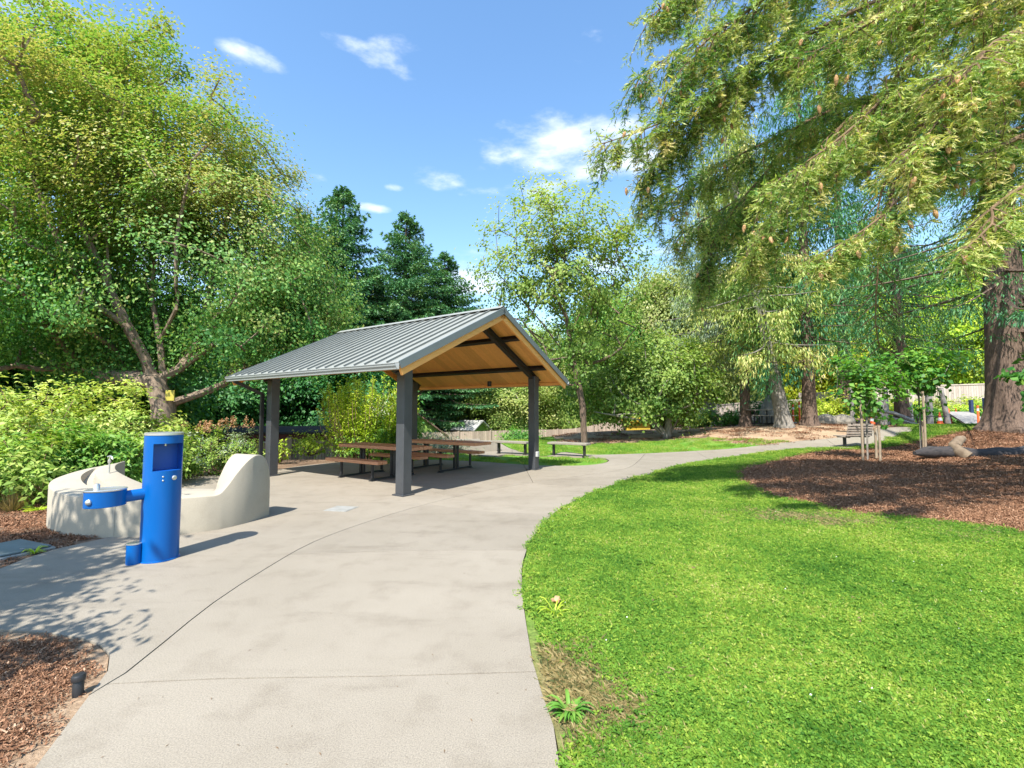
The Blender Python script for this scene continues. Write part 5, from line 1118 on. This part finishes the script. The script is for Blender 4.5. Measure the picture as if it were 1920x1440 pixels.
# yews and shrubs under the right trees
# ------------------------------------------------------------ the near fir whose cone-laden boughs hang in from the right
nf = empty('near_fir_tree', (10.6,5.4,float(H(10.6,5.4))), 0, 'large fir whose yellow-green boughs full of tan cones hang across the top right', 'fir tree')
nb3 = Vector(nf.location); rr = random.Random(44); limbs = MB(); SP = []; SD = []; SL = []; ST_ = []; CN = []
limbs.tube([(0,0,-.3),(0,0,.3),(0,0,3),(0,0,8),(.1,0,16),(.1,0,24)], [.72,.52,.44,.36,.2,.05], 18, False)
def bough(path, wd, hang, dens, tint, cones, foliage_from=.15, r0=.07, cut=None):
    pts = [Vector(p)-nb3 for p in path]; Q = smooth_poly([tuple(p) for p in pts], False, .16) if False else None
    A_ = [np.array(p) for p in pts]; cur = []; n = len(A_)
    for i in range(n-1):
        p0, p1, p2, p3 = A_[max(i-1,0)], A_[i], A_[i+1], A_[min(i+2,n-1)]; k = max(2, int(np.linalg.norm(p2-p1)/.16))
        for j in range(k):
            t = j/k; cur.append(Vector(.5*((2*p1)+(-p0+p2)*t+(2*p0-5*p1+4*p2-p3)*t*t+(-p0+3*p1-3*p2+p3)*t**3)))
    cur.append(Vector(A_[-1])); m_ = len(cur)
    limbs.tube(cur, [max(.008, r0*(1-.92*i/m_)) for i in range(m_)], 7, False)
    for i in range(int(m_*foliage_from), m_):
        f = i/(m_-1); d = (cur[min(i+1,m_-1)]-cur[i-1]).normalized(); side = d.cross(Vector((0,0,1))).normalized()
        for s in (-1, 1):
            if rr.random() > .9: continue
            l = wd*(1-.65*f)*(.5+.7*rr.random())+.12; ns = max(3, int(l/.12)); dd = (side*s*.8+d*.6+Vector((0,0,rr.gauss(-.12,.14)))).normalized(); sub = [cur[i]+dd*l*(q/ns)+Vector((0,0,-.22*l*(q/ns)**2)) for q in range(ns+1)]
            limbs.tube(sub, [.011-.007*q/ns for q in range(ns+1)], 3, False); tv = tint+rr.gauss(0,.13)
            for q in range(1, ns+1):
                for k in range(int(dens)+(rr.random() < dens-int(dens))):
                    side2 = dd.cross(Vector((0,0,1)))*rr.choice((-1,1)); dr = (dd*.5+side2*rr.random()*.8+Vector((0,0,-.15-hang*rr.random()))).normalized(); p = sub[q]+Vector((rr.gauss(0,.03),rr.gauss(0,.03),rr.gauss(0,.03))); ln = .10+.12*rr.random(); hl = rr.random()*hang*.9
                    nseg = 1+int(hl/.2)
                    for g in range(nseg):
                        SP.append(tuple(p)); SD.append(tuple(dr)); SL.append(ln); ST_.append(tv+rr.gauss(0,.07)); p = p+dr*ln*.85; dr = (dr+Vector((rr.gauss(0,.15),rr.gauss(0,.15),-.55))).normalized()
                    if rr.random() < cones*1.6: CN.append(tuple(p+Vector((0,0,-.01))))
def drape_branch(p, ln, tv, cones, fr=1.0):
    d = Vector((rr.gauss(0,.25), rr.gauss(0,.25), -1)).normalized(); ns = max(3, int(ln/.1)); pts = [p.copy()]
    for q in range(ns):
        d = (d+Vector((rr.gauss(0,.14), rr.gauss(0,.14), -.12))).normalized(); pts.append(pts[-1]+d*ln/ns)
    limbs.tube(pts, [.009-.006*q/ns for q in range(ns+1)], 3, False)
    for q in range(1, ns+1):
        for k in range(int(4*fr)+(rr.random() < .5)):
            a = rr.random()*6.28; dr = Vector((cos(a)*.8, sin(a)*.8, -.55+rr.gauss(0,.25))).normalized()
            SP.append(tuple(pts[q])); SD.append(tuple(dr)); SL.append((.09+.12*rr.random())*(1.15-.5*q/ns)); ST_.append(tv+rr.gauss(0,.09))
            if rr.random() < cones*.9: CN.append(tuple(pts[q]+dr*.12))
_bough = bough
def bough(path, wd, hang, dens, tint, cones, foliage_from=.15, r0=.07, cut=None):
    _bough(path, wd*.85, hang*.45, dens*.72, tint, cones, foliage_from, r0)
    A_ = [Vector(p)-nb3 for p in path]; L_ = sum((A_[i+1]-A_[i]).length for i in range(len(A_)-1))
    for i in range(int(L_*9)):
        f = foliage_from+(1-foliage_from)*rr.random(); t = f*(len(A_)-1); k = min(int(t), len(A_)-2); p = A_[k].lerp(A_[k+1], t-k)
        a = rr.random()*6.28; r_ = wd*.55*rr.random()*(1.1-f); drape_branch(p+Vector((cos(a)*r_, sin(a)*r_, -.05)), (.25+.75*rr.random())*(.3+hang*.9), tint+rr.gauss(0,.2), cones)
TB = lambda z: (10.5,5.4,z)
bough([TB(8.2), (7.5,6.2,8.0), J(1650,0,6.2), J(1420,120,6.6), J(1260,220,6.8), J(1135,268,6.9)], 1.3, .45, 4.2, .5, .035, .2)
bough([TB(9.0), (7.5,7.5,9.2), J(1600,-60,7.4), J(1400,30,7.2), J(1280,90,7), J(1190,150,7)], 1.3, .5, 4.0, .45, .03, .2)
bough([TB(9.6), (8,6.5,10), J(1560,-260,7.0), J(1380,-100,7), J(1280,-20,7), J(1210,40,7)], 1.4, .4, 3.2, .45, .02, .3)
bough([TB(7.0), (8.3,7.6,7.0), J(1640,180,7.6), J(1450,260,7.8), J(1330,320,8), J(1225,375,8)], 1.3, .6, 4.2, .45, .025, .2)
bough([TB(6.2), (8.6,8.4,6.5), J(1600,270,8.8), J(1450,340,9), J(1340,400,9.2), J(1260,450,9.4)], 1.3, .55, 3.8, .35, .012, .2)
bough([TB(7.4), (7.6,5.6,7.0), J(1760,60,5.6), J(1660,180,5.7), J(1560,270,5.7), J(1440,350,5.9)], 1.15, .5, 4.2, .6, .05, .15)
bough([TB(6.6), (7.8,5.2,6.3), J(1830,160,5.1), J(1760,230,5.1), J(1690,290,5.1)], 1.1, .45, 4.4, .66, .07, .15)
bough([TB(6.9), (7.8,5.0,6.6), J(1900,60,4.9), J(1830,120,4.8), J(1760,150,4.9)], 1.0, .45, 4.2, .64, .06, .1)
bough([TB(6.0), (8.2,5.6,5.8), J(1840,290,5.4), J(1740,320,5.3), J(1660,400,5.3), J(1590,450,5.4), J(1530,480,5.5)], .6, .10, 3.2, .6, .06, .3)
bough([TB(5.6), (8.2,5.2,5.3), J(1900,360,5.0), J(1860,420,4.9), J(1800,475,4.9)], .6, .12, 3.6, .62, .05, .3)
_bough([TB(8.2), (8,5.4,7.2), J(1730,230,6.0), J(1700,300,6.0), J(1660,400,6.1), J(1645,520,6.2), J(1642,610,6.4), J(1650,650,6.6)], .55, .25, .9, .3, .0, .62, .06)
_bough([J(1700,300,6.0), J(1660,340,5.9), J(1640,420,5.8), J(1625,460,5.8)], .3, .3, 1.4, .5, .02, .3, .02)
bough([TB(8.5), (7.9,4.9,8.0), J(1860,-80,5), J(1740,-20,5.2), J(1600,60,5.6), J(1500,110,5.9)], 1.1, .5, 4.2, .55, .05, .12)
bough([TB(10.0), (8,5,10), J(1700,-300,5.6), J(1500,-160,6), J(1360,-60,6.2)], 1.3, .45, 2.6, .5, .01, .3)
bough([TB(9.4), (8,6,9), J(1750,-100,7.5), J(1650,60,8.5), J(1540,180,9)], 1.4, .6, 3.4, .4, .02, .2)
bough([TB(7.5), (9,7.5,7.5), J(1830,100,8), J(1740,200,8.5), J(1640,250,9)], 1.4, .6, 3.4, .35, .01, .2)
bough([TB(6.5), (9.4,7.0,6.4), J(1890,250,7), J(1850,330,7.2), J(1830,400,7.4)], 1.0, .6, 3.4, .35, .0, .2)
bough([TB(7.0), (8.0,7.6,6.6), J(1560,200,8.2), J(1430,330,8.4), J(1350,430,8.6), J(1310,520,8.8)], 1.2, .8, 3.4, .42, .012, .25)
bough([TB(8.4), (7.6,7.0,8.2), J(1520,60,6.8), J(1370,150,6.9), J(1270,250,7.1), J(1205,330,7.2)], 1.2, .6, 3.6, .48, .03, .25)
bough([TB(6.8), (8.0,6.2,6.5), J(1640,200,6.4), J(1540,290,6.5), J(1450,400,6.7), J(1400,480,6.9)], 1.1, .7, 3.2, .5, .03, .25)
bough([TB(9.0), (7.8,6.0,9.4), J(1580,-120,6.2), J(1430,0,6.3), J(1310,90,6.5), J(1240,190,6.7)], 1.2, .6, 3.2, .5, .02, .3)
limbs.build('trunk', M['twig'], nf, True)
ST_ = [t_-.05 for t_ in ST_]
# needles: every sprig is a twig with flat needles both sides
def sprigs(name, P, D, Ls, T, m, parent, nn=9):
    P = np.array(P); D = np.array(D); Ls = np.array(Ls); T = np.array(T); n = len(P); up = np.tile([0,0,1.0], (n,1)); s = np.cross(D, up); s /= np.linalg.norm(s, axis=1)[:,None]+1e-6; w = np.cross(s, D)
    V = []; tt = []
    for k in range(nn):
        f = (k+RN.random(n))/nn; an = RN.random(n)*2*pi; side = s*np.cos(an)[:,None]+w*np.sin(an)[:,None]*.7; b = P+D*(Ls*f)[:,None]; nl = (.034+.018*RN.random(n))[:,None]; tip = b+side*nl+D*nl*.9; wv = np.cross(side, D)*.0055+D*.0055
        V.append(np.stack([b-wv, b+wv, tip], 1)); tt.append(T+RN.normal(size=n)*.09+.10*f)
    V = np.stack(V, 1).reshape(-1,3); tt = np.repeat(np.stack(tt, 1).ravel(), 3); q = len(V)//3
    me = bpy.data.meshes.new(name); me.vertices.add(q*3); me.vertices.foreach_set('co', V.astype(np.float32).ravel()); me.loops.add(q*3); me.loops.foreach_set('vertex_index', np.arange(q*3, dtype=np.int32)); me.polygons.add(q)
    me.polygons.foreach_set('loop_start', np.arange(0, q*3, 3, dtype=np.int32)); me.polygons.foreach_set('loop_total', np.full(q, 3, np.int32))
    at_ = me.attributes.new('tint', 'FLOAT', 'POINT'); at_.data.foreach_set('value', np.clip(tt, 0, 1).astype(np.float32)); me.update(calc_edges=True); me.validate(); me.materials.append(m); return link(name, me, None, parent)
print('sprigs', sum(len(o.data.polygons)*2 for o in C.objects if o.type == 'MESH'), 'tris', len(SP), 'cones', len(CN))
if len(SP) > 72000:
    kk = RN.choice(len(SP), 72000, replace=False); SP = [SP[i] for i in kk]; SD = [SD[i] for i in kk]; SL = [SL[i]*1.05 for i in kk]; ST_ = [ST_[i] for i in kk]
sprigs('foliage', SP, SD, SL, ST_, M['firnear'], nf)
_P = np.array(SP); _D = np.array(SD); _Q = np.vstack([_P, _P+_D*.05+RN.normal(size=_P.shape)*.03]); _E = np.vstack([_D, _D+RN.normal(size=_D.shape)*.6]); leaves('inner_foliage', _Q, np.tile(np.array(SL), 2)*(.38+.4*RN.random(len(_Q))), M['firnear'], nf, np.tile(np.array(ST_), 2)+RN.normal(size=len(_Q))*.1, .25, .2, None, _E, .9, .04)
cm = MB(); prof = [(.004,0),(.013,-.008),(.019,-.025),(.020,-.04),(.016,-.058),(.009,-.074),(.002,-.082)]; cm.lathe(prof, (0,0,0), 8); cme = cm.me(M['cone'], False, 'fir_cone')
random.shuffle(CN)
for i, c in enumerate(CN[:290]): link('fir_cone', cme, None, nf, c, (rr.gauss(0,.25), rr.gauss(0,.25), rr.random()*6)).scale = (1.25,1.25,1.1+.5*rr.random())

# ------------------------------------------------------------ young tree left of the viewer: only its shadow reaches the picture
lt0 = (-5.6,-.6,0)
tree('young_street_tree', 'young leafy tree standing left of the viewer in the wood chip bed', lt0, [((-3.95,1.35,2.55),(.75,.45,.28)),((-4.6,1.1,2.9),(.7,.6,.35)),((-5.4,1.2,3.6),(1.1,.8,.5)),((-4.5,.75,2.5),(.65,.5,.3)),((-4.9,.3,3.3),(.8,.6,.4)),((-5.2,-.3,2.9),(.9,.8,.6)),((-7.2,1.4,6.2),(1.5,1.0,.7)),((-6.2,.6,5.2),(1.2,1.0,.7)),((-4.2,-.1,2.0),(.7,.4,.4))], 150, 8500, .12, M['green'], M['greybark'], .06, clump_r=.26, shell=.7, seed=50, cat='tree')

# ------------------------------------------------------------ shrubs
def shrub(name, label, b, r, h, nl, ls, m, seed, cat='shrub', group=None, up=.4, aspect=.5, tint=0.0, nclump=60, ldown=0, tw=.02, clump_r=None):
    el = [((b[0],b[1],b[2]+h*.5),(r,r,h*.5)), ((b[0]+r*.4,b[1]-.1,b[2]+h*.35),(r*.7,r*.7,h*.35)), ((b[0]-r*.4,b[1],b[2]+h*.3),(r*.7,r*.7,h*.3))]
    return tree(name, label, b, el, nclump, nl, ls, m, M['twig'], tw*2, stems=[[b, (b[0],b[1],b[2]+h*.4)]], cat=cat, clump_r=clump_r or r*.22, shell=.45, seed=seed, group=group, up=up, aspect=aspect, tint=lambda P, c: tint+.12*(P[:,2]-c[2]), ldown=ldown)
SG = 'yellow-green shrubs behind the seat wall'
for i, (u, Y, h, r, m, tn, lab) in enumerate((
   (-60,8.6,2.3,1.3,'shrub',0.25,'tall yellow-green shrub at the very left edge'),(60,9.8,2.5,1.4,'shrub',0.30,'tall yellow-green shrub left behind the basin end of the seat wall'),(165,10.6,2.5,1.3,'shrub',0.35,'arching pale-leaved shrub between the basin end and the fountain'),
   (250,11.4,2.7,1.25,'shrub',0.35,'high arching shrub with toothed leaves directly behind the blue fountain'),(25,8.0,1.35,1.0,'shrub',.05,'lower leafy shrub above the brown grass tuft'),(120,8.9,1.3,.9,'green',.25,'lower bright shrub behind the basin rim'),
   (215,9.6,1.35,.8,'green',.2,'green low shrub right behind the basin spout'),(300,10.2,1.2,.8,'shrub',.0,'low shrub right of the fountain top'))):
    shrub('shrub', lab, fb(u,Y), r, h, 4200, .105, M[m], 60+i, group=SG, tint=tn, aspect=.42)
FG = 'shrubs with orange flower plumes'
for i, (u, Y, h, lab) in enumerate(((355,11.6,1.15,'grey-green flowering shrub nearest the fountain top'),(400,11.9,1.2,'flowering shrub in the middle of the plume row'),(445,12.3,1.25,'flowering shrub nearest the left shelter column'),(330,11,.8,'low olive groundcover shrub beside the seat wall'),(470,12.4,.9,'low yellowish shrub against the left shelter column'))):
    s_ = shrub('flowering_shrub', lab, fb(u,Y), .62, h, 2600, .065, M['silver' if i%2 == 0 and i < 3 else 'shrub'], 80+i, group=FG, tint=.05, aspect=.4, up=.2)
    if i < 3:
        for k in range(5):
            n = 70; hh = .22+.1*random.random(); ox, oy = random.uniform(-.5,.5), random.uniform(-.4,.3); z = RN.random(n)*hh; w = .045*(1-z/hh)+.01; P = np.stack([ox+RN.normal(size=n)*w+(.05*z/hh), oy+RN.normal(size=n)*w, h*.92+z], 1); leaves('flower_plume', P, .035, M['orange_flower'], s_, RN.random(n))['kind'] = 'stuff'
# spiky lime shrub behind the tables
lb0 = fb(694,16.7); ls_ = empty('lime_shrub', lb0, 0, 'bright lime-green upright shrub with spiky shoots behind the picnic tables', 'shrub')
P = []; D = []; T = []; stm = MB()
for k in range(90):
    a = random.random()*6.28; r_ = 1.7*sqrt(random.random()); x, y = r_*cos(a), r_*sin(a)*.7; hh = (3.0-.62*r_*r_*.45)*(.75+.3*random.random()); lx = x*.25
    stm.tube([(x*.6,y*.6,0),(x,y,hh*.6),(x+lx*.3,y,hh)], [.02,.012,.005], 3, False)
    nl_ = 170; f = RN.random(nl_)**.8; z = .15+f*(hh-.15); w = .17*(1-f)+.035; P.append(np.stack([x*(.6+.4*f)+lx*.3*f+RN.normal(size=nl_)*w, y*(.6+.4*f)+RN.normal(size=nl_)*w, z], 1)); T.append(.35+.35*f+random.gauss(0,.08)+RN.normal(size=nl_)*.1)
stm.build('stems', M['twig'], ls_, True); P = np.vstack(P); leaves('crown', P, .10, M['lime'], ls_, np.hstack(T), .2, .4, None, np.tile([0,0,1.0], (len(P),1)), .45)
ws = shrub('white_flowering_shrub', 'rounded green shrub with pale flower clusters in front of the lime shrub', fb(738,16.9), 1.0, 2.0, 4200, .09, M['green'], 91, tint=.2); P = np.random.default_rng(4).normal(size=(240,3))*np.array([.30,.3,.2])+np.array([-.25,-.7,1.75]); leaves('flowers', P, .06, M['white_flower'], ws, RN.random(240))
shrub('shrub', 'low green shrub beneath the lime shrub at the pavement edge', fb(690,16.6), 1.3, .95, 4200, .08, M['green'], 92, tint=.25); shrub('shrub', 'low flowery shrub seen between the two picnic tables', fb(815,17.6), 1.5, .75, 3200, .07, M['silver'], 93, tint=.2)
shrub('shrub', 'yellow-green twiggy shrub against the brown board fence', fb(582,16.6,.1), .8, .9, 900, .09, M['lime'], 94, tint=.1); shrub('shrub', 'small arching yellow-green plant right of the left column', fb(528,14.6), .35, .8, 260, .09, M['lime'], 95)
shrub('shrub', 'low green bush at the foot of the far fence', fb(975,31), 1.6, 1.1, 2400, .14, M['green'], 96)
# ornamental grasses by the basin
def grass_clump(name, label, b, n, ln, m, seed, spread=.9):
    rn = np.random.default_rng(seed); t = MB(); T = []
    for i in range(n):
        a = rn.random()*6.28; l = ln*(.5+.6*rn.random()); sp_ = spread*rn.random(); r0_ = .08*rn.random(); dx, dy = cos(a), sin(a); w = .0035; k0 = len(t.v)
        for j in range(5):
            s_ = j/4; x = r0_+l*sp_*s_; z = l*(1-.35*sp_)*(s_-.35*sp_*s_*s_); ww = w*(1-s_*.8); t.v += [(dx*x-dy*ww, dy*x+dx*ww, z),(dx*x+dy*ww, dy*x-dx*ww, z)]
        for j in range(4): q = k0+2*j; t.f.append((q,q+1,q+3,q+2))
        T += [rn.random()]*10
    me = t.me(m, False, name); at_ = me.attributes.new('tint', 'FLOAT', 'POINT'); at_.data.foreach_set('value', np.array(T, np.float32)); o = link(name, me, None, None, b); return tag(o, label, 'ornamental grass')
M['drygrass'] = leafmat('dry_grass_blade', [(0,(.10,.13,.05)),(.5,(.30,.22,.10)),(1,(.48,.33,.17))])
M['bluegrass'] = leafmat('blue_green_blade', [(0,(.09,.15,.08)),(.5,(.2,.29,.16)),(1,(.36,.42,.22))])
gc = lambda u, v: (*G(u, v), -.01)
grass_clump('grass_clump', 'brownish arching ornamental grass tuft on the soil left of the basin', gc(22,958), 420, .42, M['drygrass'], 1); grass_clump('grass_clump', 'blue-green grass tuft tucked against the basin wall', gc(88,945), 420, .42, M['bluegrass'], 2); grass_clump('grass_clump', 'blue-green grass tuft behind the brown tuft', gc(45,925), 420, .5, M['bluegrass'], 3); grass_clump('grass_clump', 'blue-green grass tuft cut by the left picture edge', gc(-20,935), 420, .5, M['bluegrass'], 4)
rosette((*G(72,957),-.01), 'small lime-green groundcover patch below the blue-green grass', 60, .22, .02, M['lime'], 'groundcover_plant', 'ground plant', .3); rosette((*G(64,1037),-.01), 'small weed tuft growing beside the valve box lid', 26, .12, .016, M['lime'], 'weed', 'weed', .6)
# right-hand planting
shrub('shrub', 'bright yellow-green bush behind the dark straight trunk', fb(1550,30), 2.1, 2.0, 5200, .14, M['lime'], 101, tint=.3); shrub('shrub', 'green bush between the orange delineators and the fence', fb(1495,30), 1.3, 2.0, 2600, .13, M['lime'], 102)
shrub('shrub', 'dark conical bush behind the small picnic table', fb(1425,29), .9, 1.8, 2600, .12, M['deep'], 103); shrub('shrub', 'leafy green bush against the pale fence', fb(1372,28), 1.0, .9, 2400, .12, M['green'], 104); shrub('shrub', 'bushy plant at the left end of the pale fence', fb(1318,29), 1.1, 1.2, 2400, .12, M['green'], 105)
for i, (u, Y, m, lab) in enumerate(((1690,33,'lime','yellow-green shrub on the bank behind the log poles'),(1735,33.5,'shrub','pale shrub on the bank between the log poles'),(1790,33,'lime','yellow-green shrub on the bank behind the cones'),(1830,33,'shrub','pale shrub on the bank left of the big trunk'),(1660,34,'shrub','pale shrub at the left end of the bank'),(1765,29,'green','low green plants behind the cones'),(1800,28.5,'green','low green plants beside the ramp'))):
    shrub('shrub', lab, fb(u,Y), 1.5, 1.6 if i < 5 else .6, 2200, .15, M[m], 110+i, tint=.15, group='shrubs on the playground bank')
# maple twigs reaching in from the right edge
rt = (13.6,10.2,float(H(13.6,10.2))); tree('young_maple_tree', 'young maple just beyond the right edge with leafy twigs reaching in over the big trunk', rt, [E(1925,708,11,(.42,.5,.10)), E(1930,762,11,(.42,.5,.11)), E(2030,650,11,(1.1,1.0,1.2))], 26, 760, .16, M['green'], M['greybark'], .05, cat='tree', clump_r=.2, shell=.6, seed=130, up=.6, aspect=.8)
for n_, u_, Y_ in (('fence',560,19.3),('far',860,38),('green',772,40)): print(n_, H((u_-960)/874*Y_, Y_))
print('done')
